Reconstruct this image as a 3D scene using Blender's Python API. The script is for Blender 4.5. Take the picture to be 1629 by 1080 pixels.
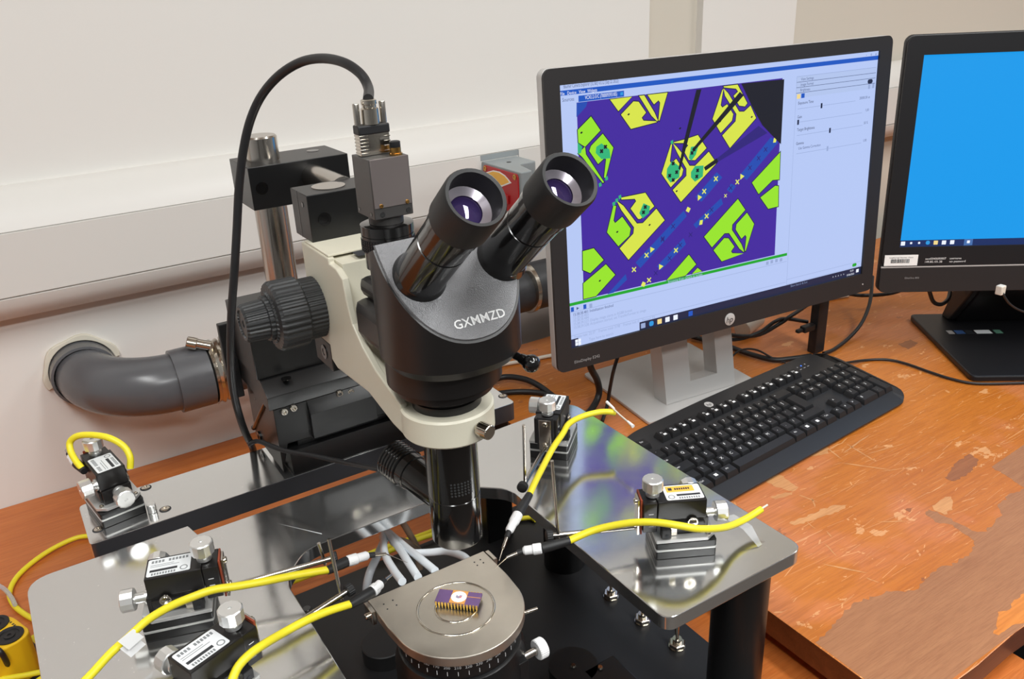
import bpy, bmesh, math, random
from mathutils import Vector, Matrix
random.seed(7)
PI = math.pi
sc = bpy.context.scene
for o in list(bpy.data.objects):
    bpy.data.objects.remove(o, do_unlink=True)
COL = sc.collection

# ------------------------------------------------------------------ camera
cam = bpy.data.cameras.new('camera')
cam.sensor_width = 36.0
cam.lens = 29.6159
cam.clip_start = 0.02
cam_ob = bpy.data.objects.new('camera', cam)
COL.objects.link(cam_ob)
cam_ob.matrix_world = Matrix([(0.841191,0.246008,-0.481537,-0.657051),(-0.539096,0.31219,-0.782248,-0.641621),(-0.042108,0.917615,0.395233,0.614481),(0,0,0,1)])
sc.camera = cam_ob
sc.cycles.caustics_reflective = False
# ------------------------------------------------------------------ world and lights
w = bpy.data.worlds.new('world'); sc.world = w; w.use_nodes = True
_n = w.node_tree.nodes; _l = w.node_tree.links.new
_tc0 = _n.new('ShaderNodeTexCoord'); _sx = _n.new('ShaderNodeSeparateXYZ'); _l(_tc0.outputs['Generated'], _sx.inputs[0])
_mr = _n.new('ShaderNodeMapRange'); _mr.inputs[1].default_value = -.95; _mr.inputs[2].default_value = .1; _mr.inputs[3].default_value = .3; _mr.inputs[4].default_value = 1.0
_l(_sx.outputs[1], _mr.inputs[0])
_mc = _n.new('ShaderNodeMixRGB'); _mc.inputs[1].default_value = (.0, .0, .0, 1); _mc.inputs[2].default_value = (1.0, 0.995, 0.98, 1)
_l(_mr.outputs[0], _mc.inputs[0]); _l(_mc.outputs[0], _n['Background'].inputs[0])
w.node_tree.nodes['Background'].inputs[1].default_value = 0.44
def area(name, loc, size, size_y, power, rot=(0, 0, 0), col=(0.985, 1, 0.99)):
    l = bpy.data.lights.new(name, 'AREA'); l.shape = 'RECTANGLE'; l.size = size; l.size_y = size_y
    l.energy = power; l.color = col
    o = bpy.data.objects.new(name, l); COL.objects.link(o); o.location = loc; o.rotation_euler = rot
    return o
area('ceiling_tube_light', (-1.15, -0.95, 1.9), 0.25, 1.3, 25)
area('ceiling_tube_light', (0.35, -1.05, 1.9), 0.25, 1.3, 27)
area('ceiling_tube_light', (-0.4, -2.3, 1.9), 1.6, 0.3, 54)
area('ceiling_tube_light', (1.9, -1.0, 1.9), 0.25, 1.3, 28)
vs = sc.view_settings
vs.view_transform = 'Standard'; vs.look = 'None'; vs.gamma = 1.0; vs.exposure = 0.03; vs.use_curve_mapping = False

# ------------------------------------------------------------------ materials
def lin(c):
    return tuple(((x / 12.92) if x <= 0.04045 else ((x + 0.055) / 1.055) ** 2.4) for x in c)
def rgb(r, g, b):
    return lin((r / 255, g / 255, b / 255)) + (1,)
def mat(name, col, rough=0.5, metal=0.0, bump=0.0, bscale=400, mottle=0.0, mscale=20, coat=0.0, spec=0.5, rvar=0.0, stretch=(1, 1, 1), trans=0.0, alpha=1.0):
    m = bpy.data.materials.new(name); m.use_nodes = True
    nt = m.node_tree; p = nt.nodes['Principled BSDF']
    p.inputs['Base Color'].default_value = col
    p.inputs['Roughness'].default_value = rough
    p.inputs['Metallic'].default_value = metal
    p.inputs['Specular IOR Level'].default_value = spec
    p.inputs['Coat Weight'].default_value = coat
    p.inputs['Transmission Weight'].default_value = trans
    p.inputs['Alpha'].default_value = alpha
    def noise(scale, det=3):
        tc = nt.nodes.new('ShaderNodeTexCoord'); mp = nt.nodes.new('ShaderNodeMapping')
        mp.inputs['Scale'].default_value = stretch
        n = nt.nodes.new('ShaderNodeTexNoise'); n.inputs['Scale'].default_value = scale; n.inputs['Detail'].default_value = det
        nt.links.new(tc.outputs['Object'], mp.inputs[0]); nt.links.new(mp.outputs[0], n.inputs['Vector'])
        return n
    if mottle:
        n = noise(mscale, 5); mx = nt.nodes.new('ShaderNodeMixRGB'); mx.blend_type = 'MULTIPLY'; mx.inputs[0].default_value = mottle
        mx.inputs[1].default_value = col; cr = nt.nodes.new('ShaderNodeValToRGB')
        cr.color_ramp.elements[0].position = .3; cr.color_ramp.elements[1].position = .7
        cr.color_ramp.elements[0].color = (.35, .35, .35, 1)
        nt.links.new(n.outputs[0], cr.inputs[0]); nt.links.new(cr.outputs[0], mx.inputs[2]); nt.links.new(mx.outputs[0], p.inputs['Base Color'])
    if rvar:
        n = noise(mscale * 2, 6); mr = nt.nodes.new('ShaderNodeMapRange')
        mr.inputs[1].default_value = .3; mr.inputs[2].default_value = .7
        mr.inputs[3].default_value = max(0.02, rough - rvar); mr.inputs[4].default_value = rough + rvar
        nt.links.new(n.outputs[0], mr.inputs[0]); nt.links.new(mr.outputs[0], p.inputs['Roughness'])
    if bump:
        n = noise(bscale, 2); b = nt.nodes.new('ShaderNodeBump'); b.inputs['Strength'].default_value = bump
        b.inputs['Distance'].default_value = 0.0006
        nt.links.new(n.outputs[0], b.inputs['Height']); nt.links.new(b.outputs[0], p.inputs['Normal'])
    return m
def emit(name, col, s=1.0):
    m = bpy.data.materials.new(name); m.use_nodes = True; nt = m.node_tree
    p = nt.nodes['Principled BSDF']; p.inputs['Base Color'].default_value = (0.004, 0.004, 0.005, 1); p.inputs['Roughness'].default_value = .35
    p.inputs['Emission Color'].default_value = col; p.inputs['Emission Strength'].default_value = s
    return m

WALL = mat('painted_wall', rgb(223, 220, 215), .85, bump=.05, bscale=260)
WALL2 = mat('wall_darker_tone', rgb(204, 197, 184), .85, bump=.05, bscale=260)  # darker tone for the narrow strip and the wall at the right
TRUNK = mat('white_pvc', rgb(212, 209, 204), .42)
PIPE = mat('grey_pvc', rgb(94, 94, 97), .26, mottle=.12, mscale=30)
DUCT = mat('dark_grey_pvc', rgb(62, 63, 66), .45)
PLASTER = mat('plaster', rgb(214, 208, 192), .9, bump=.5, bscale=160)
CEIL = mat('ceiling_white', rgb(235, 232, 226), .9)
FLOORM = mat('floor_vinyl', rgb(70, 62, 56), .6)
BLK = mat('black_anodised', rgb(17, 17, 18), .34, bump=.06, bscale=1500, mottle=.3, mscale=14, spec=.5)
BLKG = mat('black_gloss', rgb(15, 14, 14), .16, coat=.4)
BLKS = mat('black_satin', rgb(24, 22, 22), .36, mottle=.25, mscale=25)
BLKT = mat('black_textured_face', rgb(120, 120, 122), .42, metal=.5, bump=.9, bscale=1400)
RUB = mat('black_rubber', rgb(28, 28, 29), .52)
KNOBM = mat('black_knob_plastic', rgb(46, 47, 48), .42, bump=.2, bscale=900)
BLKP = mat('black_plastic', rgb(28, 28, 30), .5, bump=.1, bscale=1800)
KEYM = mat('key_plastic', rgb(26, 26, 28), .42)
KBODY = mat('keyboard_plastic', rgb(33, 33, 35), .45, bump=.1, bscale=1800)
BEZ = mat('bezel_plastic', rgb(35, 33, 34), .5, bump=.12, bscale=1600)
BEZ2 = mat('bezel_plastic_dark', rgb(24, 24, 27), .42)
BPLATE = mat('black_base_plate', rgb(27, 27, 29), .45, mottle=.3, mscale=8)
ALU = mat('brushed_aluminium', rgb(222, 222, 220), .34, metal=.85, rvar=.1, mscale=40)
def plate_metal():
    m = mat('polished_plate', rgb(218, 218, 217), .12, metal=.96)
    nt = m.node_tree; p = nt.nodes['Principled BSDF']
    tc = nt.nodes.new('ShaderNodeTexCoord')
    n = nt.nodes.new('ShaderNodeTexNoise'); n.inputs['Scale'].default_value = 38; n.inputs['Detail'].default_value = 8; n.inputs['Roughness'].default_value = .7
    nt.links.new(tc.outputs['Object'], n.inputs['Vector'])
    mr = nt.nodes.new('ShaderNodeMapRange'); mr.inputs[1].default_value = .35; mr.inputs[2].default_value = .75; mr.inputs[3].default_value = .12; mr.inputs[4].default_value = .19
    nt.links.new(n.outputs[0], mr.inputs[0]); nt.links.new(mr.outputs[0], p.inputs['Roughness'])
    v = nt.nodes.new('ShaderNodeTexNoise'); v.inputs['Scale'].default_value = 420; v.inputs['Detail'].default_value = 2
    nt.links.new(tc.outputs['Object'], v.inputs['Vector'])
    cr = nt.nodes.new('ShaderNodeValToRGB'); cr.color_ramp.elements[0].position = .70; cr.color_ramp.elements[1].position = .76
    cr.color_ramp.elements[0].color = rgb(218, 218, 217); cr.color_ramp.elements[1].color = rgb(250, 250, 248)
    nt.links.new(v.outputs[0], cr.inputs[0]); nt.links.new(cr.outputs[0], p.inputs['Base Color'])
    return m
PLATE = plate_metal()
CHUCK = mat('stained_steel', rgb(232, 225, 212), .36, metal=1, rvar=.08, mscale=30, mottle=.25)
CHUCKW = mat('wet_ring_steel', rgb(214, 208, 196), .12, metal=1)
STEEL = mat('polished_steel', rgb(190, 184, 176), .2, metal=1)
NICK = mat('nickel', rgb(205, 198, 186), .18, metal=1)
KNURL = mat('turned_aluminium', rgb(232, 232, 230), .3, metal=.85)
PSIL = mat('anodised_silver', rgb(206, 206, 204), .38, metal=.5)
WHITEP = mat('white_plastic', rgb(238, 238, 238), .4)
CREAM = mat('cream_paint', rgb(214, 209, 190), .38, bump=.1, bscale=700)
CAMG = mat('grey_camera_shell', rgb(128, 119, 117), .36, metal=.5)
CAMD = mat('dark_grey_metal', rgb(70, 68, 67), .4, metal=.3)
YEL = mat('yellow_cable', rgb(238, 222, 44), .42)
YELB = mat('yellow_box_plastic', rgb(240, 192, 30), .42, bump=.1, bscale=900)
CABLE = mat('black_cable', rgb(27, 27, 29), .45)
CABLEW = mat('white_cable', rgb(222, 214, 200), .5)
TAG = mat('white_tape', rgb(236, 236, 236), .5)
LAB = mat('label_white', rgb(226, 229, 231), .45)
LABW = mat('label_bright', rgb(244, 244, 242), .4)
INK = mat('ink_dark', rgb(46, 48, 52), .6)
INKG = mat('ink_grey', rgb(128, 132, 134), .6)
ORNG = mat('label_orange', rgb(248, 190, 78), .5)
COPPER = mat('red_brown_insulator', rgb(150, 66, 40), .45)
SILV = mat('silver_plastic', rgb(196, 194, 192), .38, metal=.25)
RED = mat('red_plastic', rgb(178, 30, 34), .35)
GREYB = mat('grey_box_plastic', rgb(142, 148, 150), .45)
PURPLE = mat('purple_ceramic', rgb(104, 78, 122), .5, mottle=.15, mscale=200)
GOLD = mat('gold_plate', rgb(240, 196, 96), .3, metal=.7)
BRASS = mat('brass', rgb(196, 150, 84), .25, metal=1)
WHITEC = mat('white_ceramic', rgb(246, 244, 242), .5)
GLASSD = mat('dark_lens_glass', rgb(20, 18, 30), .03, coat=1.0, spec=.8)
COATL = mat('coated_lens_ring', rgb(178, 172, 182), .16, metal=.7)
VIOLET = mat('violet_lens_coating', rgb(58, 44, 92), .04, metal=.4, coat=1)
LETT = mat('white_lettering', rgb(232, 232, 232), .5)
LETG = mat('grey_lettering', rgb(150, 148, 148), .5)
TUBEM = mat('translucent_tube', rgb(232, 238, 243), .25, trans=.1, alpha=1)
TUBEB = mat('aged_tube', rgb(170, 148, 128), .3, trans=.4)
TAPE = mat('clear_tape', rgb(225, 228, 232), .2, trans=.6, alpha=.75)

def wood(name, c1, c2, cdark, worn=None, scale=1.0, rough=.34):
    m = bpy.data.materials.new(name); m.use_nodes = True; nt = m.node_tree; p = nt.nodes['Principled BSDF']
    N = nt.nodes.new; L = nt.links.new
    tc = N('ShaderNodeTexCoord'); mp = N('ShaderNodeMapping'); mp.inputs['Scale'].default_value = (2.2 * scale, 38 * scale, 38 * scale)
    L(tc.outputs['Object'], mp.inputs[0])
    n1 = N('ShaderNodeTexNoise'); n1.inputs['Scale'].default_value = 2.0; n1.inputs['Detail'].default_value = 8; n1.inputs['Roughness'].default_value = .65
    n1.inputs['Distortion'].default_value = .6
    L(mp.outputs[0], n1.inputs['Vector'])
    r1 = N('ShaderNodeValToRGB'); r1.color_ramp.elements[0].position = .32; r1.color_ramp.elements[1].position = .68
    r1.color_ramp.elements[0].color = c2; r1.color_ramp.elements[1].color = c1
    L(n1.outputs[0], r1.inputs[0])
    mp2 = N('ShaderNodeMapping'); mp2.inputs['Scale'].default_value = (16 * scale, 300 * scale, 300 * scale); L(tc.outputs['Object'], mp2.inputs[0])
    n2 = N('ShaderNodeTexNoise'); n2.inputs['Scale'].default_value = 1.6; n2.inputs['Detail'].default_value = 4; L(mp2.outputs[0], n2.inputs['Vector'])
    r2 = N('ShaderNodeValToRGB'); r2.color_ramp.elements[0].position = .40; r2.color_ramp.elements[1].position = .54
    r2.color_ramp.elements[0].color = (.68, .62, .58, 1); r2.color_ramp.elements[1].color = (1, 1, 1, 1)
    L(n2.outputs[0], r2.inputs[0])
    mx = N('ShaderNodeMixRGB'); mx.blend_type = 'MULTIPLY'; mx.inputs[0].default_value = .36
    L(r1.outputs[0], mx.inputs[1]); L(r2.outputs[0], mx.inputs[2])
    big = N('ShaderNodeTexNoise'); big.inputs['Scale'].default_value = 4.2; big.inputs['Detail'].default_value = 3; L(tc.outputs['Object'], big.inputs['Vector'])
    rb = N('ShaderNodeValToRGB'); rb.color_ramp.elements[0].position = .35; rb.color_ramp.elements[1].position = .65
    rb.color_ramp.elements[0].color = cdark; rb.color_ramp.elements[1].color = (1, 1, 1, 1)
    L(big.outputs[0], rb.inputs[0])
    mx2 = N('ShaderNodeMixRGB'); mx2.blend_type = 'MULTIPLY'; mx2.inputs[0].default_value = .8
    L(mx.outputs[0], mx2.inputs[1]); L(rb.outputs[0], mx2.inputs[2])
    out = mx2.outputs[0]
    rv = None
    if worn:
        sep = N('ShaderNodeSeparateXYZ'); L(tc.outputs['Object'], sep.inputs[0])
        wn = N('ShaderNodeTexNoise'); wn.inputs['Scale'].default_value = 9; wn.inputs['Detail'].default_value = 6; wn.inputs['Roughness'].default_value = .6
        L(tc.outputs['Object'], wn.inputs['Vector'])
        def math(op, a, b):
            k = N('ShaderNodeMath'); k.operation = op
            for i, v in enumerate((a, b)):
                if isinstance(v, (int, float)): k.inputs[i].default_value = v
                else: L(v, k.inputs[i])
            return k.outputs[0]
        def layer(out, maskv, lo, hi, col, amt, keepgrain=.5):
            mr = N('ShaderNodeMapRange'); mr.inputs[1].default_value = lo; mr.inputs[2].default_value = hi; L(maskv, mr.inputs[0])
            gm = N('ShaderNodeMixRGB'); gm.blend_type = 'MULTIPLY'; gm.inputs[0].default_value = keepgrain; gm.inputs[1].default_value = col; L(r2.outputs[0], gm.inputs[2])
            k = N('ShaderNodeMixRGB'); mul = math('MULTIPLY', mr.outputs[0], amt); L(mul, k.inputs[0]); L(out, k.inputs[1]); L(gm.outputs[0], k.inputs[2])
            return k.outputs[0]
        # bare brown area at the front edge: everything in front of a wandering border
        d = math('ADD', math('MULTIPLY', sep.outputs[1], -1.0), math('MULTIPLY', sep.outputs[0], .38))
        d = math('ADD', d, math('MULTIPLY', wn.outputs[0], .16))
        pass
        # bleached finish: pinkish areas mid desk
        pn = N('ShaderNodeTexNoise'); pn.inputs['Scale'].default_value = 5; pn.inputs['Detail'].default_value = 5
        mpp = N('ShaderNodeMapping'); mpp.inputs['Location'].default_value = (3.1, 7.7, 0); L(tc.outputs['Object'], mpp.inputs[0]); L(mpp.outputs[0], pn.inputs['Vector'])
        out = layer(out, pn.outputs[0], .50, .56, rgb(203, 124, 80), .6)
        # flaked light patches and scratches
        fn = N('ShaderNodeTexNoise'); fn.inputs['Scale'].default_value = 17; fn.inputs['Detail'].default_value = 7; fn.inputs['Roughness'].default_value = .62
        mpf = N('ShaderNodeMapping'); mpf.inputs['Location'].default_value = (1.7, 2.9, 0); mpf.inputs['Scale'].default_value = (1, 1.5, 1); L(tc.outputs['Object'], mpf.inputs[0]); L(mpf.outputs[0], fn.inputs['Vector'])
        out = layer(out, fn.outputs[0], .64, .655, rgb(222, 164, 110), .75, .3)
        out = layer(out, fn.outputs[0], .335, .315, rgb(128, 82, 56), .6, .3)
        for rot, sc_ in ((.5, 26), (-.7, 31), (1.4, 22)):
            vm = N('ShaderNodeMapping'); vm.inputs['Rotation'].default_value = (0, 0, rot); vm.inputs['Scale'].default_value = (1, 9, 1); L(tc.outputs['Object'], vm.inputs[0])
            v = N('ShaderNodeTexVoronoi'); v.feature = 'DISTANCE_TO_EDGE'; v.inputs['Scale'].default_value = sc_ * .35; L(vm.outputs[0], v.inputs['Vector'])
            sn = N('ShaderNodeTexNoise'); sn.inputs['Scale'].default_value = 14; L(vm.outputs[0], sn.inputs['Vector'])
            g = math('MULTIPLY', math('LESS_THAN', v.outputs[0], .012), math('GREATER_THAN', sn.outputs[0], .6))
            out = layer(out, g, 0, 1, rgb(232, 176, 120), .5, .2)
        rr = N('ShaderNodeMapRange'); rr.inputs[1].default_value = .352; rr.inputs[2].default_value = .364; rr.inputs[3].default_value = rough; rr.inputs[4].default_value = rough
        L(d, rr.inputs[0]); L(rr.outputs[0], p.inputs['Roughness'])
    else:
        p.inputs['Roughness'].default_value = rough
    L(out, p.inputs['Base Color'])
    b = N('ShaderNodeBump'); b.inputs['Strength'].default_value = .25; b.inputs['Distance'].default_value = .0004; L(n2.outputs[0], b.inputs['Height']); L(b.outputs[0], p.inputs['Normal'])
    return m
WOODR = wood('worn_orange_wood', rgb(199, 120, 46), rgb(190, 110, 40), (.9, .86, .82, 1), worn=True)
WOODL = wood('red_orange_wood', rgb(206, 122, 60), rgb(186, 100, 42), (.9, .85, .82, 1), scale=1.3)
WOODE = wood('wood_edge', rgb(120, 62, 34), rgb(96, 46, 24), (.8, .75, .7, 1))

# ------------------------------------------------------------------ geometry helpers
def frame_z(d):
    z = Vector(d).normalized(); x = z.orthogonal().normalized(); y = z.cross(x)
    return Matrix((x, y, z)).transposed()
class MB:
    def __init__(s): s.bm = bmesh.new(); s.mi = 0; s.bev = False
    def _fin(s, faces):
        for f in faces: f.material_index = s.mi
    def box(s, lo, hi, bev=0.0, M=None, seg=2):
        b = bmesh.new(); bmesh.ops.create_cube(b, size=1)
        c = [(lo[i] + hi[i]) / 2 for i in range(3)]; d = [abs(hi[i] - lo[i]) for i in range(3)]
        for v in b.verts: v.co = Vector([v.co[i] * d[i] + c[i] for i in range(3)])
        if bev: s.bev = True; bmesh.ops.bevel(b, geom=list(b.edges), offset=min(bev, min(d) * .45), segments=seg, affect='EDGES', profile=.5)
        s._merge(b, M); return s
    def _merge(s, b, M=None):
        if M is not None: bmesh.ops.transform(b, matrix=M, verts=b.verts)
        vm = {v: s.bm.verts.new(v.co) for v in b.verts}
        for f in b.faces:
            try: g = s.bm.faces.new([vm[v] for v in f.verts]); g.material_index = s.mi
            except ValueError: pass
        b.free()
    def lathe(s, prof, p0=(0, 0, 0), d=(0, 0, 1), seg=32, cap0=True, cap1=True, flute=0, fdep=0.0, M=None):
        # prof: list of (r, h) along axis d from p0
        F = frame_z(d); p0 = Vector(p0); rings = []
        n = seg if not flute else flute * 4
        for r, h in prof:
            ring = []
            for k in range(n):
                a = 2 * PI * k / n
                rr = r - (fdep if (flute and k % 4 in (2, 3) and r > fdep * 2) else 0)
                v = F @ Vector((math.cos(a) * rr, math.sin(a) * rr, h)) + p0
                if M is not None: v = M @ v
                ring.append(s.bm.verts.new(v))
            rings.append(ring)
        fs = []
        for i in range(len(rings) - 1):
            for k in range(n):
                fs.append(s.bm.faces.new((rings[i][k], rings[i][(k + 1) % n], rings[i + 1][(k + 1) % n], rings[i + 1][k])))
        if cap0: fs.append(s.bm.faces.new(list(reversed(rings[0]))))
        if cap1: fs.append(s.bm.faces.new(rings[-1]))
        s._fin(fs); return s
    def cyl(s, p0, p1, r, r1=None, seg=24, ch=0.0, flute=0, fdep=0.0, M=None):
        p0 = Vector(p0); p1 = Vector(p1); L = (p1 - p0).length; r1 = r if r1 is None else r1
        pr = [(r - ch, 0), (r, ch), (r1, L - ch), (r1 - ch, L)] if ch else [(r, 0), (r1, L)]
        return s.lathe(pr, p0, p1 - p0, seg, flute=flute, fdep=fdep, M=M)
    def prism(s, pts, lo, hi, axis='z', bev=0.0, M=None, seg=2):
        # pts: 2D outline; axis z -> (x,y), y -> (x,z), x -> (y,z)
        b = bmesh.new()
        def P(p, h):
            return Vector({'z': (p[0], p[1], h), 'y': (p[0], h, p[1]), 'x': (h, p[0], p[1])}[axis])
        A = [b.verts.new(P(p, lo)) for p in pts]; B = [b.verts.new(P(p, hi)) for p in pts]
        n = len(pts); b.faces.new(A); tf = b.faces.new(B)
        for k in range(n): b.faces.new((A[k], A[(k + 1) % n], B[(k + 1) % n], B[k]))
        bmesh.ops.recalc_face_normals(b, faces=b.faces)
        if bev:
            s.bev = True; es = [e for e in b.edges if abs(e.calc_face_angle(0)) > .5]
            bmesh.ops.bevel(b, geom=es, offset=bev, segments=seg, affect='EDGES', profile=.5)
        s._merge(b, M); return s
    def tube(s, pts, r, seg=10, cr=True, sub=6, M=None, closed=False):
        P = [Vector(p) for p in pts]
        if cr and len(P) > 2:
            Q = []
            for i in range(len(P) - 1):
                a = P[i - 1] if i > 0 else P[0] * 2 - P[1]; b_, c = P[i], P[i + 1]; d = P[i + 2] if i + 2 < len(P) else P[-1] * 2 - P[-2]
                for k in range(sub):
                    t = k / sub
                    Q.append(.5 * (2 * b_ + (c - a) * t + (2 * a - 5 * b_ + 4 * c - d) * t * t + (-a + 3 * b_ - 3 * c + d) * t ** 3))
            Q.append(P[-1]); P = Q
        rings = []; nrm = None
        for i, p in enumerate(P):
            t = ((P[i + 1] if i + 1 < len(P) else p) - (P[i - 1] if i else p)).normalized()
            nrm = t.orthogonal().normalized() if nrm is None else (nrm - t * nrm.dot(t)).normalized()
            bn = t.cross(nrm); rr = r(i / (len(P) - 1)) if callable(r) else r
            ring = []
            for k in range(seg):
                a = 2 * PI * k / seg; v = p + (nrm * math.cos(a) + bn * math.sin(a)) * rr
                if M is not None: v = M @ v
                ring.append(s.bm.verts.new(v))
            rings.append(ring)
        fs = []
        for i in range(len(rings) - 1):
            for k in range(seg): fs.append(s.bm.faces.new((rings[i][k], rings[i][(k + 1) % seg], rings[i + 1][(k + 1) % seg], rings[i + 1][k])))
        fs.append(s.bm.faces.new(list(reversed(rings[0])))); fs.append(s.bm.faces.new(rings[-1]))
        s._fin(fs); return s
    def ball(s, c, r, seg=20, M=None, sq=(1, 1, 1)):
        b = bmesh.new(); bmesh.ops.create_uvsphere(b, u_segments=seg, v_segments=seg // 2, radius=r)
        for v in b.verts: v.co = Vector((v.co.x * sq[0], v.co.y * sq[1], v.co.z * sq[2])) + Vector(c)
        s._merge(b, M); return s
    def poly(s, pts3, M=None):
        vs_ = [s.bm.verts.new((M @ Vector(p)) if M is not None else Vector(p)) for p in pts3]
        f = s.bm.faces.new(vs_); f.material_index = s.mi
        f.normal_update()
        if len(vs_) > 4:
            r = bmesh.ops.triangulate(s.bm, faces=[f])
            s._fin(r['faces'])
        return s
    def text(s, body, size, M, align='CENTER', squeeze=1.0, bold=0.0, fit=None):
        V, Fs, x0, x1 = text_mesh(body, bold)
        if fit: squeeze = min(squeeze, fit / ((x1 - x0) * size))
        off = {'CENTER': -(x0 + x1) / 2, 'LEFT': -x0, 'RIGHT': -x1}[align]
        vv = [s.bm.verts.new(M @ Vector(((x + off) * size * squeeze, (y - .35) * size, 0))) for x, y in V]
        for f in Fs:
            try: g = s.bm.faces.new([vv[i] for i in f]); g.material_index = s.mi
            except ValueError: pass
        return s
    def build(s, name, mats, parent=None, angle=35, smooth=True, recalc=True):
        if recalc: bmesh.ops.recalc_face_normals(s.bm, faces=s.bm.faces)
        me = bpy.data.meshes.new(name)
        root = parent
        while root is not None and root.parent is not None: root = root.parent
        if root is not None and not getattr(s, 'local', False):
            bmesh.ops.transform(s.bm, matrix=ROOTM[root.name].inverted(), verts=s.bm.verts)
        s.bm.to_mesh(me); s.bm.free()
        for m in (mats if isinstance(mats, (list, tuple)) else [mats]): me.materials.append(m)
        if smooth and len(me.polygons):
            me.shade_smooth(); me.set_sharp_from_angle(angle=math.radians(20 if s.bev else angle))
        o = bpy.data.objects.new(name, me); COL.objects.link(o)
        if parent is not None: o.parent = parent
        return o
ROOTM = {}
_tc = {}
_tcu = bpy.data.curves.new('lettering', 'FONT'); _tcu.size = 1; _tcu.resolution_u = 2
_tob = bpy.data.objects.new('lettering', _tcu); COL.objects.link(_tob)
def text_mesh(body, bold=0.0):
    if (body, bold) not in _tc:
        _tcu.body = body; _tcu.offset = bold; bpy.context.view_layer.update()
        ev = _tob.evaluated_get(bpy.context.evaluated_depsgraph_get()); me = ev.to_mesh()
        V = [(v.co.x, v.co.y) for v in me.vertices]; Fs = [tuple(p.vertices) for p in me.polygons]; ev.to_mesh_clear()
        xs = [v[0] for v in V] or [0]
        _tc[(body, bold)] = (V, Fs, min(xs), max(xs))
    return _tc[(body, bold)]
def tag(o, label, cat, group=None, kind=None):
    if label: o['label'] = label
    if cat: o['category'] = cat
    if group: o['group'] = group
    if kind: o['kind'] = kind
    return o
def thing(name, label, cat, loc=(0, 0, 0), rot=0.0, group=None, M=None):
    o = bpy.data.objects.new(name, None); COL.objects.link(o); o.empty_display_size = .02
    Mw = M if M is not None else Matrix.Translation(loc) @ Matrix.Rotation(rot, 4, 'Z')
    o.matrix_world = Mw; ROOTM[o.name] = Mw.copy()
    return tag(o, label, cat, group)
def struct(name, mb, m):
    o = mb.build(name, m); o['kind'] = 'structure'; return o
def rrect(x0, y0, x1, y1, r, n=6):
    pts = []
    for cx, cy, a0 in ((x1 - r, y1 - r, 0), (x0 + r, y1 - r, 90), (x0 + r, y0 + r, 180), (x1 - r, y0 + r, 270)):
        for k in range(n + 1):
            a = math.radians(a0 + 90 * k / n); pts.append((cx + r * math.cos(a), cy + r * math.sin(a)))
    return pts
def rpoly(pts, r, n=5):
    # round the corners of a 2D polygon; r scalar or list
    out = []; N = len(pts)
    for i in range(N):
        p = Vector(pts[i]); a = Vector(pts[i - 1]); b = Vector(pts[(i + 1) % N]); rr = r[i] if isinstance(r, (list, tuple)) else r
        if rr <= 0: out.append(tuple(p)); continue
        d1 = (a - p).normalized(); d2 = (b - p).normalized()
        for k in range(n + 1):
            t = k / n; q1 = p + d1 * rr; q2 = p + d2 * rr
            out.append(tuple(q1 * (1 - t) ** 2 + p * 2 * t * (1 - t) + q2 * t * t))
    return out
def screw_head(mb, p, d, r, h=.0016, dome=True):
    mb.lathe([(r, 0), (r, h * .5), (r * .8, h), (r * .45, h), (r * .45, h * .4)], p, d, 16)

# ------------------------------------------------------------------ room
TZ = -0.05
m = MB(); m.box((-3.2, .615, -.8), (.444, .74, 2.0)); m.box((.578, .615, -.8), (.8415, .74, 2.0)); struct('wall_back', m, WALL)
m = MB(); m.box((.444, .632, -.8), (.578, .74, 2.0)); m.box((.8415, .628, -.8), (3.6, .74, 2.0)); struct('wall_recess', m, WALL2)
m = MB(); m.box((-3.2, -3.4, 2.0), (3.6, .74, 2.06)); struct('ceiling', m, CEIL)
m = MB(); m.box((-3.2, -3.4, -.82), (3.6, .74, -.78)); struct('floor', m, FLOORM)
m = MB(); m.prism([(.616, .397), (.606, .397), (.594, .392), (.583, .384), (.574, .374), (.567, .363), (.562, .3485), (.5635, .348), (.5635, .347), (.56, .3465), (.56, .2665), (.5635, .266), (.5635, .2645), (.561, .2635), (.564, .252), (.571, .241), (.581, .2325), (.594, .2275), (.616, .2265)], -3.2, 3.6, 'x')
struct('trim_1', m, TRUNK)
m = MB(); m.box((.038, .5595, .3385), (.112, .5605, .3475)); m.box((.1118, .559, .31), (.1124, .5605, .3475)); struct('trim_2', m, GREYB)

# ------------------------------------------------------------------ tables
t = thing('work_table', 'worn orange wooden desk carrying the keyboard and both screens', 'desk', (-.082, -.352, -.03))
m = MB(); outl = [(-.082, -.3525), (.02, -.353), (.09, -.3495), (.2, -.3525), (2.2, -.352), (2.2, .545), (-.082, .545)]
m.prism(outl, -.0297, 0, 'z', .0012); o = m.build('tabletop', [WOODR, WOODE], t)
for f in o.data.polygons:
    if abs(f.normal.z) < .7: f.material_index = 1
WORN = wood('bare_brown_wood', rgb(172, 120, 82), rgb(160, 108, 73), (.9, .88, .86, 1), rough=.5, scale=1.6)
FLAKE = wood('flaked_pale_wood', rgb(216, 158, 104), rgb(200, 140, 88), (.92, .9, .88, 1), rough=.5)
VARN = wood('varnish_island', rgb(222, 142, 66), rgb(206, 124, 54), (.92, .9, .88, 1), rough=.34)
STAIN = wood('dark_stain_wood', rgb(164, 104, 64), rgb(142, 88, 54), (.9, .88, .86, 1), rough=.45)
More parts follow.
